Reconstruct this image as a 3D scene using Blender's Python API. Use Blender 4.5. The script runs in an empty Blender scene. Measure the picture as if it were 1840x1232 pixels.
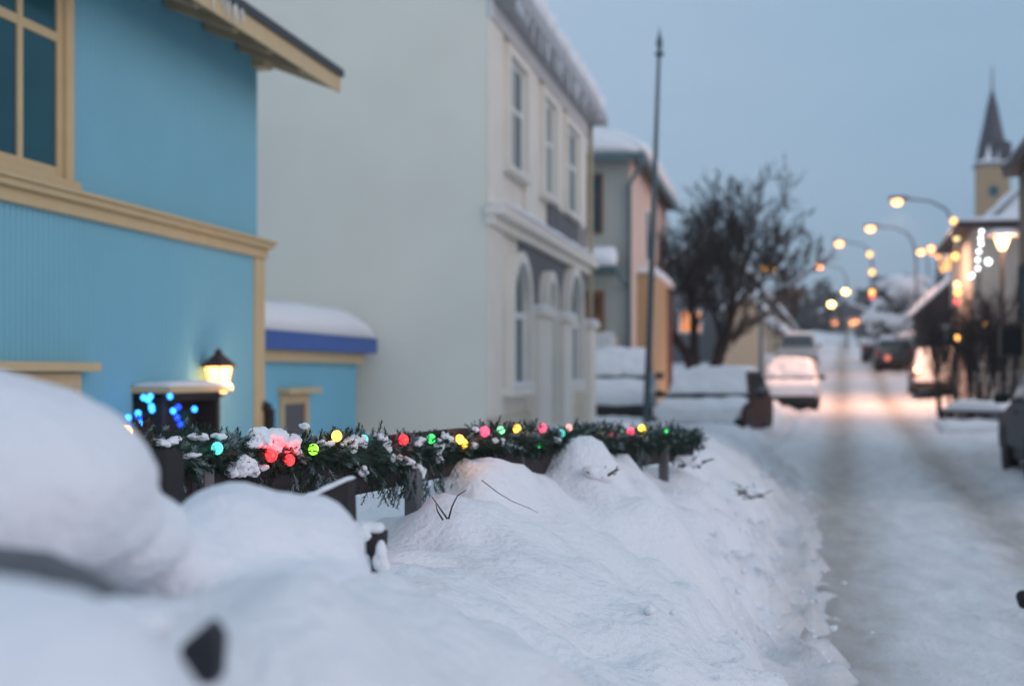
import bpy, math, random
import numpy as np
from mathutils import Vector, Matrix, noise as mn
R = math.radians
random.seed(7)
SC = bpy.context.scene
COL = SC.collection
# ------------------------------------------------------------------ camera, world, sun, exposure
H = 1.40            # eye height above the near road
FPX = 2556.0        # 50 mm lens on a 36 mm frame, in pixels of the 1840 px wide photo
HOR = 670.0         # horizon row
cam = bpy.data.cameras.new('camera'); co = bpy.data.objects.new('camera', cam); COL.objects.link(co)
co.location = (0, 0, H); co.rotation_euler = (R(90), 0, 0)
cam.sensor_width = 36; cam.lens = 50; cam.shift_y = (HOR-616)/1840.0
cam.clip_start = .05; cam.clip_end = 3000
cam.dof.use_dof = True; cam.dof.focus_distance = 4.6; cam.dof.aperture_fstop = 1.9
cam.dof.aperture_blades = 0
SC.camera = co
SUN_EL, SUN_RZ = R(15), R(125)
W = bpy.data.worlds.new('World'); SC.world = W; W.use_nodes = True
nt = W.node_tree; nt.nodes.clear()
sky = nt.nodes.new('ShaderNodeTexSky'); sky.sky_type = 'NISHITA'; sky.sun_disc = False
sky.sun_elevation = SUN_EL; sky.sun_rotation = SUN_RZ; sky.air_density = 1.0; sky.dust_density = .6; sky.ozone_density = 3.0
hs = nt.nodes.new('ShaderNodeMix'); hs.data_type = 'RGBA'; hs.inputs['Factor'].default_value = .86
wtc = nt.nodes.new('ShaderNodeTexCoord'); wsp = nt.nodes.new('ShaderNodeSeparateXYZ'); nt.links.new(wtc.outputs['Generated'], wsp.inputs[0])
wno = nt.nodes.new('ShaderNodeTexNoise'); wno.inputs['Scale'].default_value = 2.2; wno.inputs['Detail'].default_value = 5
wmp = nt.nodes.new('ShaderNodeMapping'); wmp.inputs['Scale'].default_value = (1, 1, 3.2); nt.links.new(wtc.outputs['Generated'], wmp.inputs[0]); nt.links.new(wmp.outputs[0], wno.inputs['Vector'])
wm1 = nt.nodes.new('ShaderNodeMath'); wm1.operation = 'MULTIPLY_ADD'; nt.links.new(wsp.outputs[0], wm1.inputs[0]); wm1.inputs[1].default_value = 1.5; wm1.inputs[2].default_value = -.02
wm3 = nt.nodes.new('ShaderNodeMath'); wm3.operation = 'MULTIPLY_ADD'; nt.links.new(wsp.outputs[2], wm3.inputs[0]); wm3.inputs[1].default_value = -1.1; nt.links.new(wm1.outputs[0], wm3.inputs[2])
wm2 = nt.nodes.new('ShaderNodeMath'); wm2.operation = 'MULTIPLY_ADD'; wm2.use_clamp = True; nt.links.new(wno.outputs['Fac'], wm2.inputs[0]); wm2.inputs[1].default_value = .9; nt.links.new(wm3.outputs[0], wm2.inputs[2])
wcl = nt.nodes.new('ShaderNodeMix'); wcl.data_type = 'RGBA'; wcl.inputs[6].default_value = (4.7, 5.95, 7.4, 1); wcl.inputs[7].default_value = (2.6, 4.25, 6.0, 1)   # thin winter cloud, paler to the left
nt.links.new(wm2.outputs[0], wcl.inputs['Factor']); nt.links.new(wcl.outputs[2], hs.inputs[7])
bg = nt.nodes.new('ShaderNodeBackground'); bg.inputs['Strength'].default_value = .10
wo = nt.nodes.new('ShaderNodeOutputWorld')
nt.links.new(sky.outputs[0], hs.inputs[6]); nt.links.new(hs.outputs[2], bg.inputs[0]); nt.links.new(bg.outputs[0], wo.inputs[0])
sl = bpy.data.lights.new('sun', 'SUN'); sl.energy = .95; sl.angle = R(45); sl.color = (1, .80, .77)
so = bpy.data.objects.new('sun', sl); COL.objects.link(so)
so.rotation_euler = (R(75), 0, R(55))     # low glow from behind the camera, over its right shoulder
SC.view_settings.view_transform = 'Standard'; SC.view_settings.look = 'None'
SC.view_settings.exposure = .08; SC.view_settings.gamma = 1
SC.cycles.max_bounces = 6; SC.cycles.use_denoising = True
SC.cycles.sample_clamp_indirect = 4

# ------------------------------------------------------------------ frames
TH = R(10.6); sT, cT = math.sin(TH), math.cos(TH)      # direction of the house fronts on the left
RD = R(13.1)                                            # direction of the road
def P(px, py, Y): return Vector(((px-920)/FPX*Y, Y, H+(HOR-py)/FPX*Y))
def Wd(s, t, z=0): return Vector((s*sT+t*cT, s*cT-t*sT, z))
def depth_at(px, t): return t/((px-920)/FPX*cT-sT)
def s_at(px, t):
    Y = depth_at(px, t); return (px-920)/FPX*Y*sT+Y*cT
def zz(py, Y): return H+(HOR-py)/FPX*Y

# ------------------------------------------------------------------ materials
MATS = {}
def M(name, col, rough=.7, var=.12, scale=6, bump=0., bscale=40, metal=0., spec=.4, stretch=(1,1,1)):
    if name in MATS: return MATS[name]
    m = bpy.data.materials.new(name); m.use_nodes = True; n = m.node_tree.nodes; l = m.node_tree.links
    b = n['Principled BSDF']; b.inputs['Roughness'].default_value = rough; b.inputs['Metallic'].default_value = metal
    b.inputs['Specular IOR Level'].default_value = spec
    tc = n.new('ShaderNodeTexCoord'); mp = n.new('ShaderNodeMapping'); mp.inputs['Scale'].default_value = stretch
    l.new(tc.outputs['Object'], mp.inputs[0])
    nz = n.new('ShaderNodeTexNoise'); nz.inputs['Scale'].default_value = scale; nz.inputs['Detail'].default_value = 5
    l.new(mp.outputs[0], nz.inputs['Vector'])
    mx = n.new('ShaderNodeMix'); mx.data_type = 'RGBA'
    mx.inputs[6].default_value = tuple(c*(1-var) for c in col)+(1,)
    mx.inputs[7].default_value = tuple(min(1, c*(1+var)) for c in col)+(1,)
    l.new(nz.outputs['Fac'], mx.inputs['Factor']); l.new(mx.outputs[2], b.inputs['Base Color'])
    if bump:
        n2 = n.new('ShaderNodeTexNoise'); n2.inputs['Scale'].default_value = bscale; n2.inputs['Detail'].default_value = 6
        l.new(mp.outputs[0], n2.inputs['Vector'])
        bp = n.new('ShaderNodeBump'); bp.inputs['Strength'].default_value = bump; bp.inputs['Distance'].default_value = .02
        l.new(n2.outputs['Fac'], bp.inputs['Height']); l.new(bp.outputs[0], b.inputs['Normal'])
    MATS[name] = m; return m
def EM(name, col, s):
    if name in MATS: return MATS[name]
    m = bpy.data.materials.new(name); m.use_nodes = True; n = m.node_tree.nodes; b = n['Principled BSDF']
    b.inputs['Base Color'].default_value = tuple(c*.6 for c in col)+(1,)
    b.inputs['Emission Color'].default_value = col+(1,); b.inputs['Emission Strength'].default_value = s
    MATS[name] = m; return m
SNOW = M('snow', (.86, .865, .90), .65, .04, 3, .6, 45, spec=.25)
SNOWF = M('fluffy_snow', (.88, .885, .91), .7, .03, 8, .5, 60, spec=.2)
BLUE = M('sky_blue_corrugated_iron', (.20, .47, .575), .5, .07, 1.2, .05, 30)
BLUE2 = M('blue_annex_boards', (.18, .48, .63), .55, .06, 1.5, .05, 30)
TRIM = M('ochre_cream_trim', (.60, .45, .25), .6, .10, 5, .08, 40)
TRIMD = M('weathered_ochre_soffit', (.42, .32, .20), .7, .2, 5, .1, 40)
COBALT = M('cobalt_gutter', (.03, .10, .36), .45, .1, 4)
BLACK = M('dark_brown_black_wood', (.018, .015, .016), .7, .3, 12, .2, 60)
DKWOOD = M('dark_stained_wood', (.032, .025, .027), .75, .35, 10, .3, 70, stretch=(1, 1, 4))
GLASS = M('dark_window_glass', (.012, .075, .095), .12, .5, 1.2, spec=.2)
GLASSL = M('pale_curtained_glass', (.14, .20, .21), .12, .3, 3, spec=.6)
CREAMW = M('pale_grey_green_render', (.82, .81, .71), .85, .10, .7, .35, 60)
WHITEW = M('off_white_plaster', (.84, .78, .69), .8, .10, 2.2, .15, 30)
GREYP = M('grey_frosted_plaster', (.14, .145, .155), .85, .25, 4, .2, 30)
STEEL = M('grey_galvanised_pole', (.10, .13, .15), .6, .15, 5)
TEALP = M('teal_grey_paint', (.10, .17, .19), .5, .15, 5)
ROOFD = M('dark_roof_sheet', (.05, .055, .06), .6, .2, 5)
PEACH = M('peach_render', (.68, .52, .43), .8, .06, 2, .1, 30)
SAGE = M('sage_grey_cladding', (.44, .445, .40), .75, .08, 2, .05, 30)
YELL = M('ochre_boards', (.46, .31, .17), .7, .1, 4, .1, 30)
BROWN = M('brown_timber_door', (.20, .085, .035), .6, .25, 8, .1, 40, stretch=(1, 1, .3))
CREAM = M('warm_cream_render', (.60, .46, .32), .8, .1, 2, .1, 30)
GREYH = M('grey_house_render', (.15, .155, .165), .8, .15, 2, .1, 30)
BARK = M('dark_bark', (.022, .019, .02), .85, .35, 14, .3, 50)
BARKF = M('frosted_bark', (.10, .095, .10), .85, .5, 9, .3, 50)
NEEDLE = M('dark_fir_needle', (.018, .042, .026), .6, .5, 30)
NEEDLF = M('frosted_fir_needle', (.20, .27, .27), .7, .5, 40)
CONIF = M('distant_spruce', (.028, .045, .042), .8, .4, 3)
TYRE = M('black_tyre_rubber', (.015, .015, .017), .8, .2, 20)
RIM = M('grey_wheel_rim', (.30, .31, .33), .4, .15, 20, metal=.6)
PLAST = M('black_bumper_plastic', (.02, .02, .022), .6, .2, 20)
CGLASS = M('car_window_glass', (.012, .03, .038), .07, .2, 2, spec=.7)
OCHRE = M('ochre_church_wall', (.40, .27, .145), .8, .12, .6)
SPIRE = M('dark_slate_spire', (.05, .045, .055), .6, .4, .8)
LATT = M('white_paint', (.80, .80, .79), .6, .06, 6)
TWIG = M('dry_twig', (.06, .045, .035), .8, .3, 30)

# ------------------------------------------------------------------ helpers
def finish(o, label=None, cat=None, group=None, kind=None):
    if label: o['label'] = label
    if cat: o['category'] = cat
    if group: o['group'] = group
    if kind: o['kind'] = kind
    return o
def thing(name, label, cat, loc=(0,0,0), rz=0, group=None, kind=None):
    o = bpy.data.objects.new(name, None); COL.objects.link(o); o.location = loc; o.rotation_euler = (0, 0, rz)
    o.empty_display_size = .2
    return finish(o, label, cat, group, kind)
def wmat(o):
    m = Matrix.Identity(4)
    while o is not None:
        m = Matrix.LocRotScale(o.location, o.rotation_euler, o.scale) @ m; o = o.parent
    return m
class MB:
    def __init__(s): s.v = []; s.f = []
    def add(s, vs, fs):
        k = len(s.v); s.v += [tuple(v) for v in vs]; s.f += [tuple(i+k for i in f) for f in fs]; return s
    def box(s, c, d, rot=None):
        x, y, z = d[0]/2, d[1]/2, d[2]/2
        vs = [Vector(q) for q in ((-x,-y,-z),(x,-y,-z),(x,y,-z),(-x,y,-z),(-x,-y,z),(x,-y,z),(x,y,z),(-x,y,z))]
        if rot is not None: vs = [rot @ v for v in vs]
        c = Vector(c)
        return s.add([v+c for v in vs], [(0,3,2,1),(4,5,6,7),(0,1,5,4),(1,2,6,5),(2,3,7,6),(3,0,4,7)])
    def bb(s, a, b):
        a2 = [min(p, q) for p, q in zip(a, b)]; b2 = [max(p, q) for p, q in zip(a, b)]
        return s.box([(p+q)/2 for p, q in zip(a2, b2)], [q-p for p, q in zip(a2, b2)])
    def hexa(s, lo, hi):      # two quads (4 points each, same winding, lo then hi)
        return s.add(list(lo)+list(hi), [(3,2,1,0),(4,5,6,7),(0,1,5,4),(1,2,6,5),(2,3,7,6),(3,0,4,7)])
    def path(s, pts, rad, n=6, cap=True):
        pts = [Vector(p) for p in pts]; k = len(s.v); N = len(pts)
        if not hasattr(rad, '__len__'): rad = [rad]*N
        ref = Vector((0, 0, 1))
        d0 = (pts[-1]-pts[0])
        if abs(d0.normalized().z) > .9: ref = Vector((1, 0, 0))
        for i, p in enumerate(pts):
            d = (pts[min(i+1, N-1)]-pts[max(i-1, 0)]).normalized()
            a = d.cross(ref)
            if a.length < 1e-4: a = d.cross(Vector((.3, 1, .2)))
            a.normalize(); b = d.cross(a)
            for j in range(n):
                t = 2*math.pi*j/n; s.v.append(tuple(p+(a*math.cos(t)+b*math.sin(t))*rad[i]))
        for i in range(N-1):
            for j in range(n):
                s.f.append((k+i*n+j, k+i*n+(j+1) % n, k+(i+1)*n+(j+1) % n, k+(i+1)*n+j))
        if cap:
            s.f.append(tuple(k+j for j in range(n-1, -1, -1))); s.f.append(tuple(k+(N-1)*n+j for j in range(n)))
        return s
    def lathe(s, prof, c=(0,0,0), n=16):
        k = len(s.v)
        for r, z in prof:
            for j in range(n):
                t = 2*math.pi*j/n; s.v.append((c[0]+r*math.cos(t), c[1]+r*math.sin(t), c[2]+z))
        for i in range(len(prof)-1):
            for j in range(n):
                s.f.append((k+i*n+j, k+i*n+(j+1) % n, k+(i+1)*n+(j+1) % n, k+(i+1)*n+j))
        s.f.append(tuple(k+j for j in range(n-1, -1, -1))); m = len(prof)-1
        s.f.append(tuple(k+m*n+j for j in range(n)))
        return s
    def ball(s, c, r, n=12, sq=(1,1,1)):
        prof = [(max(.0005, r*math.sin(math.pi*i/(n//2))), -r*math.cos(math.pi*i/(n//2))) for i in range(n//2+1)]
        k = len(s.v); s.lathe(prof, (0,0,0), n)
        for i in range(k, len(s.v)):
            v = s.v[i]; s.v[i] = (c[0]+v[0]*sq[0], c[1]+v[1]*sq[1], c[2]+v[2]*sq[2])
        return s
    def prism(s, poly, axis, a, b):   # poly in the two other axes (order kept), extruded along axis from a to b
        def mk(u, v, w):
            return {'x': (w, u, v), 'y': (u, w, v), 'z': (u, v, w)}[axis]
        n = len(poly)
        vs = [mk(u, v, a) for u, v in poly]+[mk(u, v, b) for u, v in poly]
        return s.add(vs, [tuple(range(n-1, -1, -1)), tuple(range(n, 2*n))]+[(i, (i+1) % n, n+(i+1) % n, n+i) for i in range(n)])
    def build(s, name, mat, parent=None, smooth=False, bevel=0, world=False, seg=2):
        vs = s.v
        if world and parent is not None:
            inv = wmat(parent).inverted(); vs = [tuple(inv @ Vector(v)) for v in vs]
        me = bpy.data.meshes.new(name); me.from_pydata(vs, [], s.f); me.validate()
        me.materials.append(mat)
        import bmesh
        b = bmesh.new(); b.from_mesh(me); bmesh.ops.recalc_face_normals(b, faces=b.faces); b.to_mesh(me); b.free()
        if smooth: me.polygons.foreach_set('use_smooth', [True]*len(me.polygons))
        o = bpy.data.objects.new(name, me); COL.objects.link(o)
        if parent is not None: o.parent = parent
        if bevel:
            m = o.modifiers.new('bevel', 'BEVEL'); m.width = bevel; m.segments = seg; m.limit_method = 'ANGLE'; m.angle_limit = R(30)
        return o
def fbm(x, y, z=0, o=4):
    v = 0; a = 1
    for i in range(o):
        v += a*mn.noise((x, y, z)); x *= 2.03; y *= 2.03; z = z*2.03+7.1; a *= .5
    return v
def snow_pad(mb, c00, c10, c11, c01, th, seed=0, nu=14, nv=14, n=None, rough=.25, fr=2.5, pw=6, under=.0):
    """a soft slab of snow lying on the quad c00..c01; n = its thickness direction"""
    q = [Vector(c) for c in (c00, c10, c11, c01)]
    if n is None:
        n = (q[1]-q[0]).cross(q[3]-q[0]).normalized()
        if n.z < 0: n = -n
    n = Vector(n); top = []
    E = lambda u: max(0., 1-abs(2*u-1)**pw)**.5
    sp = lambda i, m: .5-.5*math.cos(math.pi*i/m)*(1 if True else 1)
    for j in range(nv+1):
        v = .5*(j/nv)+.5*sp(j, nv)
        for i in range(nu+1):
            u = .5*(i/nu)+.5*sp(i, nu)
            b = q[0].lerp(q[1], u).lerp(q[3].lerp(q[2], u), v)
            h = th*E(u)*E(v)*(1+rough*fbm(b.x*fr+seed, b.y*fr, b.z*fr, 3))
            top.append(b+n*(h-under))
    N = (nu+1); k = len(mb.v)
    mb.v += [tuple(p) for p in top]
    for j in range(nv):
        for i in range(nu):
            mb.f.append((k+j*N+i, k+j*N+i+1, k+(j+1)*N+i+1, k+(j+1)*N+i))
    ring = [j for j in range(nu)]+[j*N+nu for j in range(nv)]+[nv*N+nu-j for j in range(nu)]+[(nv-j)*N for j in range(nv)]
    mb.f.append(tuple(k+i for i in reversed(ring)))
    return mb
TEXC = {}
def cloud(size, depth=3):
    if size not in TEXC:
        t = bpy.data.textures.new('lumps', 'CLOUDS'); t.noise_scale = size; t.noise_depth = depth; TEXC[size] = t
    return TEXC[size]
def blobs(name, els, mat, parent=None, vox=.02, smooth=6, disp=.01, dsize=.06, world=True, clip=None):
    """one merged soft snow mass out of ellipsoids [(centre, (rx,ry,rz))]"""
    mb = MB()
    for c, r in els:
        mb.ball(c, 1, 20, r)
    o = mb.build(name, mat, parent, smooth=True, world=world)
    m = o.modifiers.new('merge', 'REMESH'); m.mode = 'VOXEL'; m.voxel_size = vox; m.use_smooth_shade = True
    if smooth:
        m = o.modifiers.new('soft', 'SMOOTH'); m.iterations = smooth; m.factor = .5
    if disp:
        m = o.modifiers.new('lumps', 'DISPLACE'); m.texture = cloud(dsize); m.strength = disp; m.mid_level = .5
    return o
def spot_down(parent, loc, col, watts):
    l = bpy.data.lights.new('lamp_light', 'SPOT'); l.energy = watts; l.color = col; l.shadow_soft_size = .15; l.spot_size = R(140); l.spot_blend = .6
    o = bpy.data.objects.new('lamp_light', l); COL.objects.link(o); o.parent = parent; o.location = loc
    return o
def lamp_light(parent, loc, col, watts, size=.1):
    l = bpy.data.lights.new('lamp_light', 'POINT'); l.energy = watts; l.color = col; l.shadow_soft_size = size
    o = bpy.data.objects.new('lamp_light', l); COL.objects.link(o); o.parent = parent; o.location = loc
    return o

# ------------------------------------------------------------------ ground and road
ZP = np.array([(-60,0),(0,0),(20,0),(28,.03),(40,.26),(48,.45),(55,.85),(67,1.6),(80,2.2),(120,4.0),(200,7.0),(400,13),(900,20)])
def zr(Y): return float(np.interp(Y, ZP[:,0], ZP[:,1]))
def xr(Y): return .55+.233*Y
TOE = np.array([(-10,.9),(0,1.0),(2.4,1.1),(6.4,1.32),(9,1.81),(14,2.8),(20,3.8),(26,4.7),(40,7.9),(60,12.6),(100,21.9)])
def toe(Y): return float(np.interp(Y, TOE[:,0], TOE[:,1])) if Y < 100 else xr(Y)-1.95
CR = np.array([(-10,1.0),(2.4,.93),(4,.845),(5.3,.80),(6,.86),(7.2,.93),(9,.93),(14,.86),(20,.66),(25,.38),(32,.32),(60,.35),(120,.4)])
FENCE = lambda Y: -.83+.4*(Y-4.5)
def fence_Y(px): return 2.63/((920-px)/FPX+.4)
BUMPS = [(868,838,5.95,.22,.17),(920,838,6.2,.20,.14),(1043,795,7.1,.20,.13),(975,815,6.5,.16,.10),(1110,800,7.9,.3,.10),(838,890,5.35,.26,.10),(1290,775,13.,.9,.08),(1190,830,8.6,.3,.07),(960,930,5.3,.35,.05),(1150,900,7.,.4,.07),(1240,960,6.6,.3,.06),(800,1010,3.9,.3,.05),(1060,1080,4.,.25,-.05),(900,1060,3.6,.25,-.06),(490,1090,2.5,.42,.13),(480,1160,1.9,.36,.12),(160,1160,1.75,.35,.10),(1000,1000,4.8,.2,.05),(1180,1050,4.6,.2,.05),(740,1130,2.9,.22,.04),(1120,950,5.6,.25,-.05)]
BUMPS = [(P(a,b,c).x, c, r, h) for a,b,c,r,h in BUMPS]
def edge_wob(y, x=0): return .13*mn.noise((y*.7, 3, 0))+.10*mn.noise((y*2.3, 5, 0))+.05*mn.noise((y*6, 9, 0))
def height(X, Y, fine=True):
    base = zr(Y); d = toe(Y)-X; off = X-xr(Y); z = 0.
    if fine and -1 < d < 1.5 and Y < 60: d += .16*fbm(X*1.1, Y*1.1, 11.0, 2)+.10*fbm(X*3.1, Y*3.1, 17.0, 3)
    rut = math.exp(-((off+.62)/.38)**2)+.9*math.exp(-((off-.95)/.34)**2)
    if d > 0:
        c = float(np.interp(Y, CR[:,0], CR[:,1]))
        z = c*(1-math.exp(-(d/.68)**1.65))
        if Y > 26: z += .1*math.exp(-((d-.8)/.5)**2)
        if Y < 22:
            back = FENCE(Y)-X
            if back > 0: z -= .22*(1-math.exp(-(back/.35)**2))*min(1, max(0, (12-Y)/4))
            if back > 2.0: z -= .15*min(1, (back-2)/2)
        for bx, by, br, bh in BUMPS:
            q = ((X-bx)**2+(Y-by)**2)/(br*br)
            if q < 6: z += bh*math.exp(-q**1.5)*(1+.25*mn.noise((X*7, Y*7, 3)))
    dr = X-(xr(Y)+1.75)
    if dr > 0:
        z += .16*(1-math.exp(-(dr/.6)**1.5))
        if dr > 4: z += .35*min(1, (dr-4)/6)
    if fine:
        z += .05*fbm(X*.9, Y*.9, 3.1, 3)
        if d > -.6:
            z += (.065*fbm(X*2.6, Y*2.6, 1.0, 3)+.024*fbm(X*7, Y*7, 6.0, 3))*min(1, (d+.6))
            z += math.exp(-((d+.08)/.22)**2)*max(0, fbm(X*4.6, Y*4.6, 21.0, 3))**1.5*.20*(1 if Y < 30 else 0)
            lump = math.exp(-((d-.30)/.36)**2)          # ploughed clods along the foot of the bank
            z += lump*(.15*fbm(X*4.5, Y*4.5, 9.0, 4)+.035*fbm(X*14, Y*14, 2.0, 2))
        if dr > -1.3:
            z += .05*fbm(X*3.2, Y*3.2, 5.0, 3)
    return base+z, rut
def axis(segs):
    out = []
    for a, b, st in segs:
        n = max(1, int(round((b-a)/st)))
        out += [a+(b-a)*i/n for i in range(n)]
    out.append(segs[-1][1]); return out
gx = axis([(-700,-200,60),(-200,-60,14),(-60,-20,4),(-20,-6,1),(-6,-2,.25),(-2,3.4,.05),(3.4,9,.14),(9,30,.8),(30,80,4),(80,240,16),(240,800,70)])
gy = axis([(-30,-2,4),(-2,1,.3),(1,11,.05),(11,26,.14),(26,60,.5),(60,130,2),(130,300,10),(300,900,60)])
vs = []; 
for y in gy:
    for x in gx:
        z, rut = height(x, y)
        off = x-xr(y)
        inroad = max(0., 1-max(0., (abs(off)-2.0)/.5)) *min(1., max(0., (x-toe(y)-.08-edge_wob(y))/.13))
        vs.append((x, y, z-.10*min(1, inroad)))
nx = len(gx)
fs = [(j*nx+i, j*nx+i+1, (j+1)*nx+i+1, (j+1)*nx+i) for j in range(len(gy)-1) for i in range(nx-1)]
me = bpy.data.meshes.new('ground'); me.from_pydata(vs, [], fs); me.polygons.foreach_set('use_smooth', [True]*len(fs))
GM = bpy.data.materials.new('drifted_snow'); GM.use_nodes = True
def ground_mat(m, dirty):
    n = m.node_tree.nodes; l = m.node_tree.links; b = n['Principled BSDF']; b.inputs['Roughness'].default_value = .7
    b.inputs['Specular IOR Level'].default_value = .2
    tc = n.new('ShaderNodeTexCoord')
    n1 = n.new('ShaderNodeTexNoise'); n1.inputs['Scale'].default_value = 1.1; n1.inputs['Detail'].default_value = 6; l.new(tc.outputs['Object'], n1.inputs['Vector'])
    at = n.new('ShaderNodeAttribute'); at.attribute_name = 'dirt'
    n2 = n.new('ShaderNodeTexNoise'); n2.inputs['Scale'].default_value = 5; n2.inputs['Detail'].default_value = 8; n2.inputs['Roughness'].default_value = .7
    mp = n.new('ShaderNodeMapping'); mp.inputs['Rotation'].default_value = (0, 0, RD); mp.inputs['Scale'].default_value = (1, .35, 1)
    l.new(tc.outputs['Object'], mp.inputs[0]); l.new(mp.outputs[0], n2.inputs['Vector'])
    ma = n.new('ShaderNodeMath'); ma.operation = 'MULTIPLY_ADD'; l.new(n2.outputs['Fac'], ma.inputs[0]); ma.inputs[1].default_value = 1.1; ma.inputs[2].default_value = -.55
    sm = n.new('ShaderNodeMath'); sm.operation = 'MULTIPLY_ADD'; sm.use_clamp = True
    l.new(at.outputs['Fac'], sm.inputs[0]); sm.inputs[1].default_value = 1.0; l.new(ma.outputs[0], sm.inputs[2])
    c1 = n.new('ShaderNodeMix'); c1.data_type = 'RGBA'; c1.inputs[6].default_value = (.84, .85, .885, 1); c1.inputs[7].default_value = (.90, .885, .89, 1)
    l.new(n1.outputs['Fac'], c1.inputs['Factor'])
    c2 = n.new('ShaderNodeMix'); c2.data_type = 'RGBA'; l.new(c1.outputs[2], c2.inputs[6]); c2.inputs[7].default_value = dirty+(1,)
    l.new(sm.outputs[0], c2.inputs['Factor']); l.new(c2.outputs[2], b.inputs['Base Color'])
    n3 = n.new('ShaderNodeTexNoise'); n3.inputs['Scale'].default_value = 30; n3.inputs['Detail'].default_value = 8; l.new(tc.outputs['Object'], n3.inputs['Vector'])
    bp = n.new('ShaderNodeBump'); bp.inputs['Strength'].default_value = .6; bp.inputs['Distance'].default_value = .03
    l.new(n3.outputs['Fac'], bp.inputs['Height']); l.new(bp.outputs[0], b.inputs['Normal'])
ground_mat(GM, (.50, .44, .40))
at = me.attributes.new('dirt', 'FLOAT', 'POINT')
dv = []
for (x, y, z) in vs:
    d = toe(y)-x
    dv.append((.42*min(1, max(0, (.35-d)/.6))+.25*math.exp(-((d-.02)/.22)**2)-.06) if y < 140 and d > -4.2 else 0.)
at.data.foreach_set('value', dv)
me.materials.append(GM); g = bpy.data.objects.new('ground', me); COL.objects.link(g); finish(g, 'deep white snow banked along the road and over the gardens', 'ground', kind='structure')
# road: a sheet of packed, rutted snow
ry = axis([(-20,2,1),(2,26,.12),(26,70,.5),(70,230,4)])
ro = axis([(-3.1,-1.6,.14),(-1.6,1.9,.09),(1.9,3.0,.16)])
vs = []; dv = []
for y in ry:
    for o in ro:
        x = xr(y)+o
        z, rut = height(x, y)
        if x < toe(y)+.4: z = zr(y)-.045*rut-.10*min(1, max(0, (toe(y)+.16+edge_wob(y)-x)/.13))
        else: z -= .045*rut
        z += .024*fbm(x*5, y*2.2, 4.0, 3)+.020*fbm(x*12, y*9, 8.0, 3)*(1-.7*min(1, rut))+.008*rut*math.sin(y*5+3*mn.noise((x*2,y,0)))
        z += .04*fbm(x*2.2, y*1.6, 14.0, 3)*min(1, max(0, (abs(o-.15)-.1)/.5))*(1-.8*min(1, rut))
        edge = max(0, abs(o)-2.0)
        vs.append((x, y, z+.004-.14*edge))
        dv.append(min(1., .15+.66*min(1, rut))*max(0, 1-edge/.6))
no = len(ro)
fs = [(j*no+i, j*no+i+1, (j+1)*no+i+1, (j+1)*no+i) for j in range(len(ry)-1) for i in range(no-1)]
me = bpy.data.meshes.new('road'); me.from_pydata(vs, [], fs); me.polygons.foreach_set('use_smooth', [True]*len(fs))
at = me.attributes.new('dirt', 'FLOAT', 'POINT'); at.data.foreach_set('value', dv)
RM = bpy.data.materials.new('packed_dirty_snow'); RM.use_nodes = True; ground_mat(RM, (.42, .365, .315))
me.materials.append(RM); g = bpy.data.objects.new('road', me); COL.objects.link(g); finish(g, 'road of packed, sand-stained snow with two wheel ruts', 'road', kind='structure')
# loose ploughed clods
mb = MB(); rg = random.Random(3)
for i in range(420):
    y = 3.5+rg.random()**1.6*22; x = toe(y)+rg.gauss(-.22, .24)
    if rg.random() < .12: x = xr(y)+rg.uniform(1.2, 2.4)
    z, _ = height(x, y); r = rg.choice((.008,.012,.016,.024))*rg.uniform(.7, 1.3)
    k = len(mb.v); mb.ball((x, y, z+r*.3), r, 8, (rg.uniform(.8,1.5), rg.uniform(.8,1.5), rg.uniform(.6,1)))
    for q in range(k, len(mb.v)):
        v = Vector(mb.v[q]); c = Vector((x, y, z)); s_ = 1+.55*mn.noise(v*45); mb.v[q] = tuple(c+(v-c)*s_)
finish(mb.build('snow_clods', SNOW, smooth=True), 'loose clods of ploughed snow along the foot of the bank', 'snow', kind='stuff')
def gz(x, y): return height(x, y, False)[0]

# ------------------------------------------------------------------ light blue house
tB = -5.29; sB = s_at(463, tB)
bh = thing('blue_house', 'light blue corrugated iron house with ochre trim and overhanging eave', 'house', Wd(sB, tB, 0), -TH)
def lyB(px, t=tB): return s_at(px, t)-sB
ZB0, ZB1 = H+1.18, H+1.36          # belt
ZT = H+3.30                         # underside of the eave
def corrugated(x0, y0, y1, z0, z1, name, per=.076, amp=.024):
    mb = MB(); n = int((y1-y0)/per*8)
    vs = []
    for i in range(n+1):
        y = y0+(y1-y0)*i/n; x = x0+amp*math.cos(2*math.pi*y/per)
        vs += [(x, y, z0), (x, y, z1)]
    mb.add(vs, [(2*i, 2*i+2, 2*i+3, 2*i+1) for i in range(n)])
    return mb
yL = -9.0
wl = corrugated(.03, yL, -.02, -.3, ZB0+.02, 'w').build('wall', BLUE, bh, smooth=True)
wl['label'] = 'lower wall of light blue corrugated iron'
wu = corrugated(-.03, yL, 0, ZB1-.02, ZT+.12, 'w').build('wall', BLUE, bh, smooth=True); wu['label'] = 'upper wall of light blue corrugated iron'
mb = MB(); mb.bb((-8, yL, -.3), (-.06, -.03, ZT+.08)); mb.build('house_core', BLUE2, bh)
mb = MB(); mb.bb((-.02, yL, ZB0), (.10, .05, ZB0+.10)); mb.bb((-.02, yL, ZB0+.10), (.16, .08, ZB1-.03)); mb.bb((-.02, yL, ZB1-.03),(.19,.10,ZB1))
mb.build('belt_course', TRIM, bh, bevel=.008)
mb = MB(); mb.bb((-.1, -.24, -.3), (.07, .03, ZB0)); mb.build('corner_board', TRIM, bh, bevel=.006)
mb = MB(); mb.path([(.12, .02, -.2), (.12, .02, zz(735,14.6))], .055, 10); mb.path([(.12, .02, zz(735,14.6)), (.06, -.03, zz(728,14.6))], .055, 10)
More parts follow.
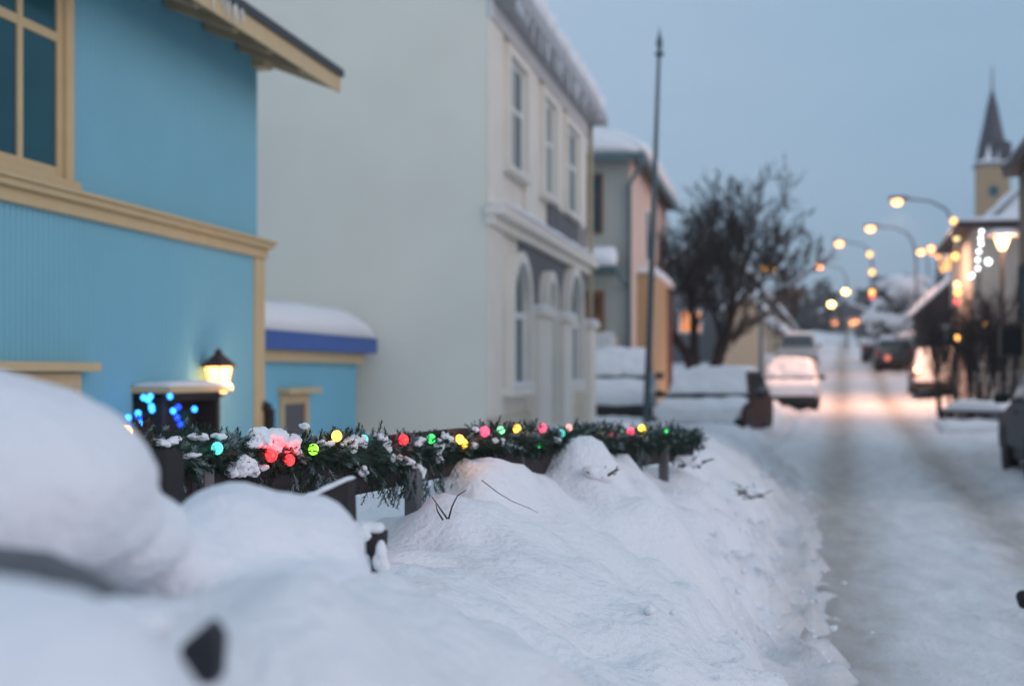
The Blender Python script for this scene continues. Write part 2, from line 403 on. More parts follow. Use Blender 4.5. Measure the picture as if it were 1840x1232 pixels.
mb.build('drainpipe', BLACK, bh, smooth=True)
# eave: roof slab rising away from the street, soffit, fascia, gutter, brackets
ex = .70; ey = .62
roof = MB(); sl_ = math.tan(R(21)); ez = lambda x: ZT-sl_*x        # eave plane: underside height at x
def slope_box(mb, x0, x1, y0, y1, d0, d1):
    mb.hexa([(x0,y0,ez(x0)+d0),(x1,y0,ez(x1)+d0),(x1,y1,ez(x1)+d0),(x0,y1,ez(x0)+d0)], [(x0,y0,ez(x0)+d1),(x1,y0,ez(x1)+d1),(x1,y1,ez(x1)+d1),(x0,y1,ez(x0)+d1)]); return mb
slope_box(roof, -4.2, ex+.03, yL, ey+.03, .13, .21)
k_ = ez(-4.2)
roof.hexa([(-9.1, yL, ez(ex)+.13), (-9.1, ey, ez(ex)+.13), (-4.21, ey, k_+.13), (-4.21, yL, k_+.13)], [(-9.1, yL, ez(ex)+.21), (-9.1, ey, ez(ex)+.21), (-4.21, ey, k_+.21), (-4.21, yL, k_+.21)])
rf = roof.build('roof', ROOFD, bh)
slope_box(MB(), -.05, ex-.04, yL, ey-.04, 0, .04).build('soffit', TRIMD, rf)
slope_box(MB(), ex-.039, ex+.0, yL, ey, -.05, .128).build('fascia', TRIM, rf, bevel=.006)
slope_box(MB(), -4.2, ex-.04, ey-.039, ey, -.04, .128).build('bargeboard', TRIM, rf, bevel=.006)
for i in range(9):
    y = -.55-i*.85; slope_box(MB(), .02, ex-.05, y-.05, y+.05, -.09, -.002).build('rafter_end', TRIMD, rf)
mb = MB(); mb.bb((-.14, -.1, ZT-.16), (.12, .12, ZT-.045)); mb.build('bracket', TRIM, rf, bevel=.01)
mb = MB(); snow_pad(mb, (ex+.02, yL, ez(ex)+.212), (ex+.02, ey, ez(ex)+.212), (-4.2, ey, k_+.212), (-4.2, yL, k_+.212), .05, 3, 30, 14)
mb.build('roof_snow', SNOW, rf, smooth=True)
ICE = M('ice', (.75,.80,.85), .15, .05, 5)
rg = random.Random(5)
for i in range(14):
    y = rg.uniform(-3.2, -2.2); l_ = rg.uniform(.06, .2); z = ez(ex)+.13
    MB().path([(ex+.02, y, z), (ex+.02, y, z-l_*.6), (ex+.02, y, z-l_)], [.012, .008, .001], 5).build('icicle', ICE, rf, smooth=True)
# large window above the belt
def window_unit(parent, x, y0, y1, z0, z1, cols, rows, trim, glass, fw=.06, trimw=.1, name='window', proud=.05, side=1, frame_mat=None):
    """window on a wall whose outside is +x*side; y runs along the wall"""
    X = lambda d: x+d*side
    tr = MB()
    tr.bb((X(-.01), y0-trimw, z0-.02), (X(proud), y0, z1)); tr.bb((X(-.01), y1, z0-.02), (X(proud), y1+trimw, z1))
    tr.bb((X(-.01), y0-trimw, z1), (X(proud), y1+trimw, z1+trimw)); tr.bb((X(-.01), y0-trimw-.03, z0-.08), (X(proud+.04), y1+trimw+.03, z0-.02))
    w = tr.build(name, trim, parent, bevel=.004)
    fr = MB()
    ys = [y0+(y1-y0)*c for c in cols]; zs = [z0+(z1-z0)*r for r in rows]
    for k, y in enumerate(ys):
        a, b = (y, y+fw) if k == 0 else ((y-fw, y) if k == len(ys)-1 else (y-fw/2, y+fw/2))
        fr.bb((X(.0), a, z0), (X(.03), b, z1))
    for k, z in enumerate(zs):
        a, b = (z, z+fw) if k == 0 else ((z-fw, z) if k == len(zs)-1 else (z-fw/2, z+fw/2))
        fr.bb((X(.001), y0, a), (X(.026), y1, b))
    fr.build('frame', frame_mat or trim, w)
    MB().bb((X(.0), y0+.01, z0+.01), (X(.012), y1-.01, z1-.01)).build('pane', glass, w)
    return w
yw1 = lyB(108); 
window_unit(bh, -.015, yw1-1.75, yw1, H+1.46, H+3.08, [0, .33, .66, 1], [0, .64, 1], TRIM, GLASS, fw=.07, trimw=.12, proud=.07)
# basement window under the cap, and the dark basement door
yc = lyB(128)
w = window_unit(bh, .045, yc-1.15, yc-.12, H-1.0, H-.10, [0, .5, 1], [0, 1], TRIM, GLASS, proud=.05)
MB().bb((.04, yc-1.45, H+.01), (.20, yc+.10, H+.08)).build('cap', TRIM, w, bevel=.01)
y0, y1 = lyB(230), lyB(340); zd = zz(704, 12.4)
d = MB(); d.bb((.04, y0, -.3), (.30, y0+.08, zd)); d.bb((.04, y1-.08, -.3), (.30, y1, zd)); d.bb((.04, y0, zd-.07), (.30, y1, zd))
dr_ = d.build('door', BLACK, bh, bevel=.004)
MB().bb((.045, y0+.08, -.3), (.075, y1-.08, zd-.07)).build('door_leaf', BLACK, dr_)
MB().bb((.076, y1-.42, zd-.75), (.085, y1-.2, zd-.18)).build('pane', GLASS, dr_)
mb = MB(); mb.bb((.03, y0-.06, zd), (.40, y1+.06, zd+.05)); mb.build('canopy', TRIM, dr_, bevel=.008)
mb = MB(); snow_pad(mb, (.03, y0-.06, zd+.051), (.40, y0-.06, zd+.051), (.40, y1+.06, zd+.051), (.03, y1+.06, zd+.051), .045, 1, 8, 18)
mb.build('canopy_snow', SNOWF, dr_, smooth=True)
# blue lights hanging round the basement door
ls = thing('light_string', 'string of small blue bulbs hung across the dark basement door of the blue house', 'lights', Wd(sB+y0, tB+.34, zd), -TH)
BL = EM('blue_bulb', (.03, .30, 1.0), 6); BL2 = EM('deep_blue_bulb', (.01, .06, .9), 3.5)
pts = [(258,714,0),(266,718,0),(270,712,0),(305,712,0),(272,730,0),(273,736,0),(248,742,0),(249,751,1),(230,750,0),(250,760,0),(311,738,0),(320,731,1),(349,735,0),(324,762,1),(232,768,1),(318,750,1)]
prev = None; cab = MB()
for px, py, k in pts:
    t = tB+.36; Y = depth_at(px, t); p = P(px, py, Y)
    b = MB().ball(p, .022, 10); b.build('bulb', BL2 if k else BL, ls, smooth=True, world=True)
    if prev is not None: cab.path([prev, (prev+p)/2-Vector((0,0,.03)), p], .003, 4)
    prev = p
cab.build('cable', BLACK, ls, world=True)
lamp_light(ls, (.12, .5, -.25), (.05, .2, 1), .12, .1)
# wall lantern
YL = depth_at(352, tB); pl = P(352, 705, YL)
ln = thing('wall_lantern', 'lit wall lantern with tapered glass and peaked cap on the blue house corner', 'lantern', pl, -TH)
r0 = .22
ln.scale = (1, 1, 1)
mb = MB(); mb.bb((.03, -.06, -.05), (.075, .06, .09)); mb.path([(.07, 0, -.02), (.16, 0, -.05), (r0, 0, -.035)], .017, 8); mb.lathe([(.045,-.04),(.06,-.02),(.06,-.005)], (r0,0,0), 6)
NAVY = M('dark_blue_iron', (.015, .025, .09), .4, .2, 20); mb.build('bracket', NAVY, ln, bevel=.003)
GL = EM('warm_lantern_glass', (1.0, .43, .12), 7)
MB().lathe([(.078,0),(.132,.24)], (r0,0,0), 6).build('glass', GL, ln)
mb = MB()
for k in range(6):
    a = 2*math.pi*k/6; c, s = math.cos(a), math.sin(a)
    mb.path([(r0+(.08*c), .08*s, 0), (r0+.134*c, .134*s, .24)], .006, 4)
IRON = M('rusty_dark_iron', (.06, .03, .03), .5, .3, 20)
mb.build('frame', IRON, ln)
mb = MB(); mb.lathe([(.175,.235),(.175,.252),(.07,.335),(.04,.355),(.04,.375),(.015,.405)], (r0,0,0), 6); mb.build('cap', IRON, ln)
lamp_light(ln, (r0+.22, -.1, .12), (1, .55, .3), 8, .06)

# blue annex
tA = -5.75; sA0, sA1 = s_at(463, tA)-.6, s_at(640, tA)
an = thing('annex', 'low light blue lean-to with cobalt gutter board and thick snow on its roof', 'annex', Wd(sA0, tA, 0), -TH)
La = sA1-sA0; YA = depth_at(600, tA); za = zz(652, YA)
MB().bb((-2.2, -.2, -.3), (0, La, za)).build('wall', BLUE2, an)
MB().bb((-.02, -.2, za), (.10, La+.05, za+.14)).bb((-2.2,La+.001,za),(-.021,La+.05,za+.14)).build('fascia', TRIM, an, bevel=.006)
MB().bb((-2.3, -.2, za+.14), (.22, La+.30, za+.35)).build('gutter_board', COBALT, an, bevel=.01)
mb = MB(); snow_pad(mb, (-2.3, -.3, za+.352), (.24, -.3, za+.352), (.24, La+.29, za+.352), (-2.3, La+.29, za+.352), .38, 4, 26, 30, pw=7, rough=.14, fr=1.4)
mb.build('roof_snow', SNOWF, an, smooth=True)
ya0, ya1 = s_at(506, tA)-sA0, s_at(546, tA)-sA0; zt = zz(722, depth_at(525, tA))
w = window_unit(an, .0, ya0, ya1, zt-.8, zt, [0, 1], [0, 1], TRIM, M('dark_plum_pane', (.06,.055,.075), .3, .2, 3), fw=.02, trimw=.09, proud=.04)
MB().bb((-.01, ya0-.14, zt+.101), (.16, ya1+.24, zt+.17)).build('cap', TRIM, w, bevel=.01)

# ------------------------------------------------------------------ big pale house
tW = -4.0; sW0, sW1 = s_at(873, tW), s_at(1050, tW); LW = sW1-sW0
wh = thing('white_house', 'tall pale house with blank grey-green side wall and white pilastered street front', 'house', Wd(sW0, tW, 0), -TH)
lw = lambda px, t=tW: s_at(px, t)-sW0
ZE = H+5.5
mb = MB(); mb.prism([(0, -.3), (0, ZE), (-4.6, ZE+3.6), (-9.2, ZE), (-9.2, -.3)], 'y', 0, .3); mb.build('side_wall', CREAMW, wh)
mb = MB(); mb.bb((-9.2, .3, -.3), (-.001, LW, ZE)); mb.build('street_wall', WHITEW, wh)
# street front pieces: corner strip, pilasters, frieze
for y0_, y1_, z0_ in ((0, lw(898)-.02, -.3), (lw(940), lw(964)-.1, H+2.45), (lw(992), lw(1006), H+3.0), (lw(1036), LW, H+2.45)):
    MB().bb((0, y0_, z0_), (.055, y1_, ZE-.551)).build('pilaster', WHITEW, wh, bevel=.01)
mb = MB(); mb.bb((0, 0, ZE-.55), (.10, LW+.02, ZE)); mb.build('frieze', M('frost_streaked_plaster', (.68,.66,.66), .8, .18, 2.5, .2, 20, stretch=(3,3,.5)), wh, bevel=.01)
wz0, wz1 = H+3.06, H+4.72
for a, b in ((903, 937), (966, 991), (1008, 1033)):
    w = window_unit(wh, .0, lw(a)+.06, lw(b)-.06, wz0, wz1, [0, .5, 1], [0, .58, 1], WHITEW, GLASS if a != 966 else GLASSL, fw=.07, trimw=.14, proud=.13, frame_mat=LATT)
    mb = MB(); snow_pad(mb, (.0, lw(a)-.1, wz0-.02), (.16, lw(a)-.1, wz0-.02), (.16, lw(b)+.1, wz0-.02), (.0, lw(b)+.1, wz0-.02), .05, a, 5, 12); mb.build('sill_snow', SNOWF, w, smooth=True)
mb = MB(); mb.bb((0, lw(994), H+2.45), (.055, LW-.25, H+3.0)); mb.bb((0,lw(982),H+2.45),(.052,lw(993),H+2.95)); mb.build('grey_panel', GREYP, wh)
mb = MB(); mb.bb((0, -.05, H+2.06), (.14, LW+.05, H+2.20)); mb.bb((0, -.08, H+2.20), (.28, LW+.10, H+2.34)); mb.build('cornice', WHITEW, wh, bevel=.015)
mb = MB(); snow_pad(mb, (0, -.08, H+2.342), (.30, -.08, H+2.342), (.30, LW+.1, H+2.342), (0, LW+.1, H+2.342), .10, 2, 6, 40); mb.build('cornice_snow', SNOWF, wh, smooth=True)
mb = MB(); mb.bb((0, lw(930), H+1.0), (.03, LW-.2, H+2.06)); mb.build('grey_panel', GREYP, wh)
def arch_window(y0, y1, z0, zs, glass, name):
    """arched opening: straight sides to zs, half-round head"""
    c = (y0+y1)/2; r = (y1-y0)/2; n = 14
    def outline(rr, zb): return [(c-rr, zb)]+[(c-rr*math.cos(math.pi*i/n), zs+rr*math.sin(math.pi*i/n)) for i in range(n+1)]+[(c+rr, zb)]
    o = outline(r+.16, z0); q = outline(r, z0); k = len(o)
    mb = MB(); vs = [(.0, a, b) for a, b in o]+[(.20, a, b) for a, b in o]+[(.20, a, b) for a, b in q]+[(.0, a, b) for a, b in q]
    fs = []
    for i in range(k-1):
        for u in range(3): fs.append((u*k+i, u*k+i+1, (u+1)*k+i+1, (u+1)*k+i))
    mb.add(vs, fs); mb.bb((0, y0-.2, z0-.14), (.22, y1+.2, z0))
    w = mb.build(name, WHITEW, wh)
    MB().add([(.034, a, b) for a, b in q], [tuple(range(k))]).build('pane', glass, w)
    fr = MB(); fr.bb((.036, c-.035, z0), (.07, c+.035, zs+r*.95)); fr.bb((.037, y0, zs-.12), (.08, y1, zs-.02)); fr.bb((.036, y0, z0), (.07, y0+.06, zs)); fr.bb((.036, y1-.06, z0), (.07, y1, zs)); fr.bb((.037, y0, z0), (.07, y1, z0+.07))
    fr.build('frame', LATT, w)
    mb = MB(); snow_pad(mb, (.03, y0-.2, z0), (.23, y0-.2, z0), (.23, y1+.2, z0), (.03, y1+.2, z0), .06, y0, 6, 12); mb.build('sill_snow', SNOWF, w, smooth=True)
    return w
arch_window(lw(902), lw(934), H-.2, H+.95, GLASS, 'window')
arch_window(lw(966)+.05, lw(982), H-1.0, H+1.15, GLASSL, 'niche_window')
arch_window(lw(1007), lw(1031), H-.2, H+1.0, GLASS, 'window')
for a, b in ((942, 962), (986, 1003), (1037, 1047)):
    mb = MB(); mb.bb((0, lw(a), -.3), (.28, lw(b), H+.92)); mb.bb((0, lw(a)-.07, H+.92), (.36, lw(b)+.07, H+1.02))
    p_ = mb.build('pilaster', WHITEW, wh, bevel=.012)
    mb = MB(); snow_pad(mb, (0, lw(a)-.07, H+1.022), (.36, lw(a)-.07, H+1.022), (.36, lw(b)+.07, H+1.022), (0, lw(b)+.07, H+1.022), .08, a, 8, 8); mb.build('cap_snow', SNOWF, p_, smooth=True)
mb = MB(); mb.bb((0, 0, -.3), (.09, LW, H-.62)); mb.build('plinth', M('stained_cream_plinth', (.62,.55,.44), .85, .15, 2, .2, 20), wh)
# roof with snow and icicled eave
ov = .36; rr = MB(); tn = 3.6/4.6
def rq(x, z, y0, y1, th): return None
for sgn in (1, -1):
    xa = ov if sgn == 1 else -9.2-ov; za_ = ZE+.02-tn*ov
    lo = [(xa, -.12, za_+.02), (xa, LW+.35, za_+.02), (-4.6, LW+.35, ZE+3.62), (-4.6, -.12, ZE+3.62)]
    hi = [(x, y, z+.12) for x, y, z in lo]; rr.hexa(lo, hi)
rf = rr.build('roof', ROOFD, wh)
mb = MB(); mb.bb((.10, -.12, ZE-.28), (ov+.03, LW+.35, ZE-.18)); mb.bb((ov, -.12, ZE-.3), (ov+.10, LW+.37, ZE-.1)); mb.build('eave_box', M('grey_eave_board', (.42,.43,.44), .7, .2, 4), rf, bevel=.02)
mb = MB(); za_ = ZE+.16-tn*ov
snow_pad(mb, (ov+.10, -.15, za_-.06), (ov+.10, LW+.42, za_-.06), (-4.6, LW+.42, ZE+3.76), (-4.6, -.15, ZE+3.76), .36, 8, 34, 16, pw=14, rough=.35); mb.build('roof_snow', SNOWF, rf, smooth=True)
rg = random.Random(9)
for i in range(46):
    y = rg.uniform(0, LW); l_ = rg.uniform(.08, .42)
    MB().path([(ov+.07, y, ZE-.28), (ov+.07, y, ZE-.28-l_*.6), (ov+.07, y, ZE-.28-l_)], [.018, .011, .002], 5).build('icicle', ICE, rf, smooth=True)
mb = MB(); mb.path([(.14, LW-.05, ZE-.3), (.14, LW-.05, -.2)], .05, 8); mb.build('downpipe', M('ochre_downpipe', (.42,.36,.24), .6, .2, 5), wh, smooth=True)
MB().bb((-6, -.03, H+4.9), (-5.98, -.001, H+4.92)).build('wall_tie', GREYP, wh)

# ------------------------------------------------------------------ peach house, its porch, ochre shed
tP = -3.8; sP0, sP1 = s_at(1130, tP), s_at(1196, tP); LP = sP1-sP0; YP = depth_at(1130, tP)
ph = thing('peach_house', 'two-storey house with peach street front and sage side wall behind the flagpole', 'house', Wd(sP0, tP, 0), -TH)
ZP1 = H+5.6
MB().bb((-7, 0, -.3), (-.001, LP, ZP1)).build('side_wall', SAGE, ph)
MB().bb((0, -.002, -.3), (.03, LP, ZP1)).build('front_wall', PEACH, ph)
hip = MB(); o = .4
A = [(-7-o, -o, ZP1), (o, -o, ZP1), (o, LP+o, ZP1), (-7-o, LP+o, ZP1)]; B = [(-5, 2.6, ZP1+1.3), (-2, 2.6, ZP1+1.3), (-2, LP-2.6, ZP1+1.3), (-5, LP-2.6, ZP1+1.3)]
hip.hexa(A, B); rf = hip.build('roof', ROOFD, ph)
mb = MB(); mb.bb((-7-o, -o-.06, ZP1-.14), (o+.06, -o, ZP1+.03)); mb.bb((o, -o+.001, ZP1-.14), (o+.06, LP+o, ZP1+.03)); mb.build('gutter', TEALP, rf, bevel=.02)
mb = MB()
A2 = [(x+(.05 if x > 0 else -.05), y, z+.04) for x, y, z in A]
snow_pad(mb, A2[0], A2[1], (-2, 2.6, ZP1+1.34), (-5, 2.6, ZP1+1.34), .30, 1, 22, 14, pw=12, n=(0, -.3, .95)); 
snow_pad(mb, A2[1], A2[2], (-2, LP-2.6, ZP1+1.34), (-2, 2.6, ZP1+1.34), .42, 2, 22, 14, pw=8, n=(.45, 0, .9))
mb.build('roof_snow', SNOWF, rf, smooth=True)
mb = MB(); mb.path([(o+.02, -.46, ZP1-.12), (.3, -.4, ZP1-.35), (.02, -.09, ZP1-.75), (.02, -.09, 0)], .055, 8); mb.build('downpipe', TEALP, ph, smooth=True)
# side window & door with porch (outside of side wall is -y)
def end_window(parent, xc, z0, z1, w_, trim, glass, y=0., name='window'):
    tr = MB(); tr.bb((xc-w_/2-.1, y-.05, z0-.1), (xc+w_/2+.1, y, z1+.1)); a = tr.build(name, trim, parent)
    MB().bb((xc-w_/2, y-.06, z0), (xc+w_/2, y-.051, z1)).build('pane', glass, a)
    f = MB(); f.bb((xc-.03, y-.075, z0), (xc+.03, y-.0605, z1)); f.bb((xc-w_/2, y-.074, (z0*.35+z1*.65)-.03), (xc+w_/2, y-.061, (z0*.35+z1*.65)+.03)); f.build('frame', trim, a)
    return a
xs = lambda px: ((px-920)/FPX*YP-(1130-920)/FPX*YP)/cT
RDB = M('red_brown_frame', (.12,.05,.035), .6, .2, 8)
end_window(ph, xs(1058), zz(412, YP), zz(318, YP), .55, RDB, GLASS)
dz0, dz1 = zz(604, YP), zz(522, YP)
dd = MB().bb((xs(1052), -.05, dz0), (xs(1086), -.001, dz1)).build('door', BROWN, ph)
MB().bb((xs(1060), -.058, dz0+.55), (xs(1080), -.0505, dz1-.15)).build('pane', M('amber_door_glass', (.10,.05,.03), .2, .3, 6), dd)
pz = zz(486, YP-1)
pc = MB().bb((xs(1045), -1.3, pz), (xs(1117), -.001, pz+.12)).build('porch_roof', TEALP, ph, bevel=.02)
mb = MB(); snow_pad(mb, (xs(1042), -1.4, pz+.10), (xs(1118), -1.4, pz+.10), (xs(1112), -.1, pz+.42), (xs(1045), -.1, pz+.42), .34, 3, 16, 14, n=(0,-.2,1)); mb.build('porch_snow', SNOWF, pc, smooth=True)
mb = MB(); mb.path([(xs(1114), -1.2, pz+.02), (xs(1120), -.6, pz-.15), (xs(1126), -.1, pz-.35)], .05, 8); mb.build('porch_gutter', TEALP, pc, smooth=True)
st = MB().bb((xs(1045), -1.3, -.2), (xs(1112), -.001, dz0-.02)).build('porch_steps', SAGE, ph)
mb = MB()
for k in range(8):
    x = xs(1048)+(xs(1110)-xs(1048))*k/7; mb.bb((x-.045, -1.36, dz0-.55), (x+.045, -1.30, dz0+.08))
mb.bb((xs(1046), -1.30, dz0-.02), (xs(1112), -1.27, dz0+.05)); mb.build('railing', LATT, ph)
mb = MB(); mb.bb((.031, LP*.35, H+3.2), (.06, LP*.35+1.1, H+4.8)); w = mb.build('window', LATT, ph); MB().bb((.061, LP*.35+.1, H+3.3), (.07, LP*.35+1.0, H+4.7)).build('pane', GLASS, w)
tS = -3.35; sS0, sS1 = s_at(1172, tS), s_at(1199, tS)
sh = thing('ochre_shed', 'narrow ochre boarded shed with a snow cap beside the peach house', 'shed', Wd(sS0, tS, 0), -TH)
LS = sS1-sS0; Zs = zz(505, depth_at(1190, tS))
MB().bb((-.5, 0, -.2), (0, LS, Zs)).build('wall', YELL, sh, bevel=.01)
MB().bb((-.5, LS, -.2), (.01, LS+2.2, Zs-.15)).build('side_gate', RDB, sh)
mb = MB(); snow_pad(mb, (-.55, -.1, Zs), (.12, -.1, Zs), (.12, LS+2.2, Zs), (-.55, LS+2.2, Zs), .26, 5, 8, 14); mb.build('snow_cap', SNOWF, sh, smooth=True)

# ------------------------------------------------------------------ generic houses
def gable_house(name, label, loc, rz, w_, l_, eave, rise, wall, wins=(), snow=.28, roofm=None, cat='house', ov=.3, chim=None, litwin=None):
    """gable ends face -y / +y; width along x, length along y; origin at the middle of the near gable"""
    h = thing(name, label, cat, loc, rz)
    mb = MB(); mb.prism([(-w_/2, -1), (-w_/2, eave), (0, eave+rise), (w_/2, eave), (w_/2, -1)], 'y', 0, l_); mb.build('wall', wall, h)
    rm = MB(); sl = rise/(w_/2); th = .12
    for s in (-1, 1):
        xe = s*(w_/2+ov); ze = eave-sl*ov+.02
        lo = [(xe, -ov, ze), (0, -ov, eave+rise+.02), (0, l_+ov, eave+rise+.02), (xe, l_+ov, ze)]
        rm.hexa(lo, [(x, y, z+th) for x, y, z in lo])
    r_ = rm.build('roof', roofm or ROOFD, h)
    sn = MB()
    for s in (-1, 1):
        xe = s*(w_/2+ov+.06); ze = eave-sl*ov+th-.02
        snow_pad(sn, (xe, -ov-.05, ze), (xe, l_+ov+.05, ze), (-s*.15, l_+ov+.05, eave+rise+th+.02), (-s*.15, -ov-.05, eave+rise+th+.02), snow, s*3+w_, 18, 14, n=(s*.2, 0, 1), pw=10)
    sn.build('roof_snow', SNOWF, r_, smooth=True)
    if chim:
        c_ = MB().bb((chim[0]-.25, chim[1]-.25, eave), (chim[0]+.25, chim[1]+.25, eave+rise+.8)).build('chimney', GREYH, r_, bevel=.02)
    for (face, a, z0, z1, ww, lit) in wins:
        gl = lit if lit else GLASS
        if face == 'end': end_window(h, a, z0, z1, ww, LATT, gl)
        else:
            x = w_/2 if face == 'right' else -w_/2; s = 1 if face == 'right' else -1
            window_unit(h, x, a-ww/2, a+ww/2, z0, z1, [0, .5, 1], [0, 1], LATT, gl, side=s)
    return h
LITO = EM('orange_lit_window', (1.0, .33, .10), .9)
LITW = EM('warm_lit_window', (1.0, .62, .28), 1.3)
p = P(1262, 670, 66); gable_house('grey_house', 'grey gabled house with an orange lit window behind the bare tree', (p.x, 66, zr(66)-.8), -TH, 4.6, 7, 5.0, 2.0, GREYH, [('end', -.55, 2.6, 3.5, .9, LITO), ('end', 1.2, 2.4, 3.6, .8, None), ('end', .2, 4.6, 5.4, .8, None)])
p = P(1337, 670, 60); gable_house('cream_house', 'small cream house with snowy roof right behind the bare tree', (p.x, 60, zr(60)-1.2), -TH, 1.6, 5, 4.0, .7, CREAM, [('right', 2.2, 1.6, 2.8, .9, None)], snow=.25, ov=.15)
p = P(1405, 600, 92); gable_house('low_house', 'low white house under a deep snow roof beyond the left row of cars', (p.x-1.2, 92, zr(92)-.6), -RD+R(35), 4.2, 6, 2.2, 2.4, GREYH, [('end', 0, 1, 2, .9, None)], snow=.5)
p = P(1390, 640, 78); gable_house('snowy_garage', 'snow-buried garage between the lamppost and the low white house', (p.x-.9, 78, zr(78)-.4), -RD, 2.6, 5, 1.8, .9, CREAM, [], snow=.5)
# far end of the street
p = P(1518, 600, 205)
fh = thing('shop_building', 'long pale building with a row of orange lamps at the far end of the street', 'building', (p.x, 205, 6.4), -RD)
MB().bb((-4.5, 0, -1), (4.5, 8, 3.0)).build('wall', SAGE, fh)
rf = MB().prism([(-5, 3.0), (-4.8, 3.2), (0, 5.2), (4.8, 3.2), (5, 3.0)], 'y', -.4, 8.4).build('roof', ROOFD, fh)
mb = MB(); snow_pad(mb, (-5, -.5, 3.2), (-5, 8.5, 3.2), (.1, 8.5, 5.3), (.1, -.5, 5.3), .4, 1); snow_pad(mb, (5, -.5, 3.2), (5, 8.5, 3.2), (-.1, 8.5, 5.3), (-.1, -.5, 5.3), .4, 2); mb.build('roof_snow', SNOWF, rf, smooth=True)
ORL = EM('orange_shop_lamp', (1.0, .34, .10), 5)
for k, x in enumerate((-2.6, -1.9, -1.2, -.4, 1.0, 1.6, 2.1, 2.7)):
    MB().ball((x, -.2, 2.2+.15*(k % 2)), .22, 10).build('lamp', ORL, fh, smooth=True)
MB().bb((1.2,-.05,-.5),(3.8,-.001,1.4)).build('shop_window', GLASS, fh)
# right-hand houses
p = P(1762, 640, 60)
gable_house('dark_timber_house', 'dark timber house with a steep snow-edged gable behind the bare shrubs', (p.x, 60, zr(60)), -RD, 4.8, 8, 2.9, 2.3, DKWOOD, [('end', -1.0, 1.2, 2.2, .8, None), ('end', .9, 1.2, 2.2, .8, None)], snow=.25, ov=.4)
p = P(1748, 640, 42)
pw_ = thing('pale_corner_house', 'pale house with a snowy flat-edged roof and white lights on its corner', 'house', (p.x, 42, zr(42)), -RD)
zf = zz(410, 42)-zr(42)
MB().bb((0, 0, -.5), (6, 9, zf)).build('wall', M('pale_beige_render', (.36,.33,.29), .8, .12, 2, .1, 20), pw_)
rf = MB().bb((-.45, -.5, zf), (6.4, 9.4, zf+.16)).build('roof', DKWOOD, pw_, bevel=.02)
mb = MB(); snow_pad(mb, (-.5, -.55, zf+.161), (6.4, -.55, zf+.161), (6.4, 9.4, zf+.161), (-.5, 9.4, zf+.161), .28, 5, 20, 20); mb.build('roof_snow', SNOWF, rf, smooth=True)
up = MB().prism([(.5, zf+.17), (1.5, zf+1.25), (5.5, zf+1.25), (6.2, zf+.17)], 'y', .6, 8.5).build('upper_roof', ROOFD, pw_)
mb = MB(); snow_pad(mb, (.4, .5, zf+.2), (.4, 8.6, zf+.2), (1.55, 8.6, zf+1.3), (1.55, .5, zf+1.3), .22, 6, n=(-.3, 0, 1)); snow_pad(mb, (1.4, .45, zf+1.25), (5.7, .45, zf+1.25), (5.7, 8.6, zf+1.25), (1.4, 8.6, zf+1.25), .22, 7); snow_pad(mb,(.5,.58,zf+.2),(6.0,.58,zf+.2),(5.5,.58,zf+1.25),(1.5,.58,zf+1.25),.10,9,n=(0,-1,.1)); mb.build('upper_snow', SNOWF, up, smooth=True)
end_window(pw_, 1.7, 1.2, 2.4, .9, LATT, GLASS); end_window(pw_, 3.4, 1.2, 2.4, .9, LATT, GLASS)
MB().bb((-.05,.3,-.5),(-.001,1.2,1.8)).build('door', TEALP, pw_)
wl_ = thing('light_string', 'vertical string of large white bulbs down the corner of the pale house', 'lights', P(1760, 500, 41.5), 0)
WBL = EM('white_bulb', (.92, .95, 1.0), 6)
cab = MB(); prev = None
for px, py in ((1764,416),(1762,428),(1763,438),(1759,452),(1757,467),(1757,482),(1748,494),(1744,497)):
    q = P(px, py, 41.4); MB().ball(q, .05, 10).build('bulb', WBL, wl_, smooth=True, world=True)
    if prev is not None: cab.path([prev, q], .012, 4)
    prev = q
q = P(1776, 470, 41.2); MB().ball(q, .08, 10).build('bulb', WBL, wl_, smooth=True, world=True); cab.path([P(1757,467,41.4), q], .012, 4)
cab.build('cable', BLACK, wl_, world=True)
p = P(1831, 640, 25)
bhs = thing('brown_house', 'brown boarded house cut off by the right edge of the view', 'house', (p.x, 25, 0), -RD)
zb = zz(315, 25)
MB().bb((0, -11, -.3), (5, 0, zb)).build('wall', M('brown_boards', (.22,.155,.11), .75, .2, 6, .2, 40, stretch=(1,6,.3)), bhs)
MB().bb((-.25, -11.2, zb), (5.2, .25, zb+.15)).build('roof', ROOFD, bhs)
mb = MB(); snow_pad(mb, (-.3, -11.2, zb+.151), (5.2, -11.2, zb+.151), (5.2, .3, zb+.151), (-.3, .3, zb+.151), .3, 5); mb.build('roof_snow', SNOWF, bhs, smooth=True)
window_unit(bhs, 0, -1.5, -.35, zz(575, 25), zz(490, 25), [0, .5, 1], [0, 1], BLACK, GLASS, side=-1)
MB().bb((-.35, -.5, zz(578,25)-.6), (-.001, -.05, zz(578,25)-.1)).build('meter_box', PLAST, bhs, bevel=.02)

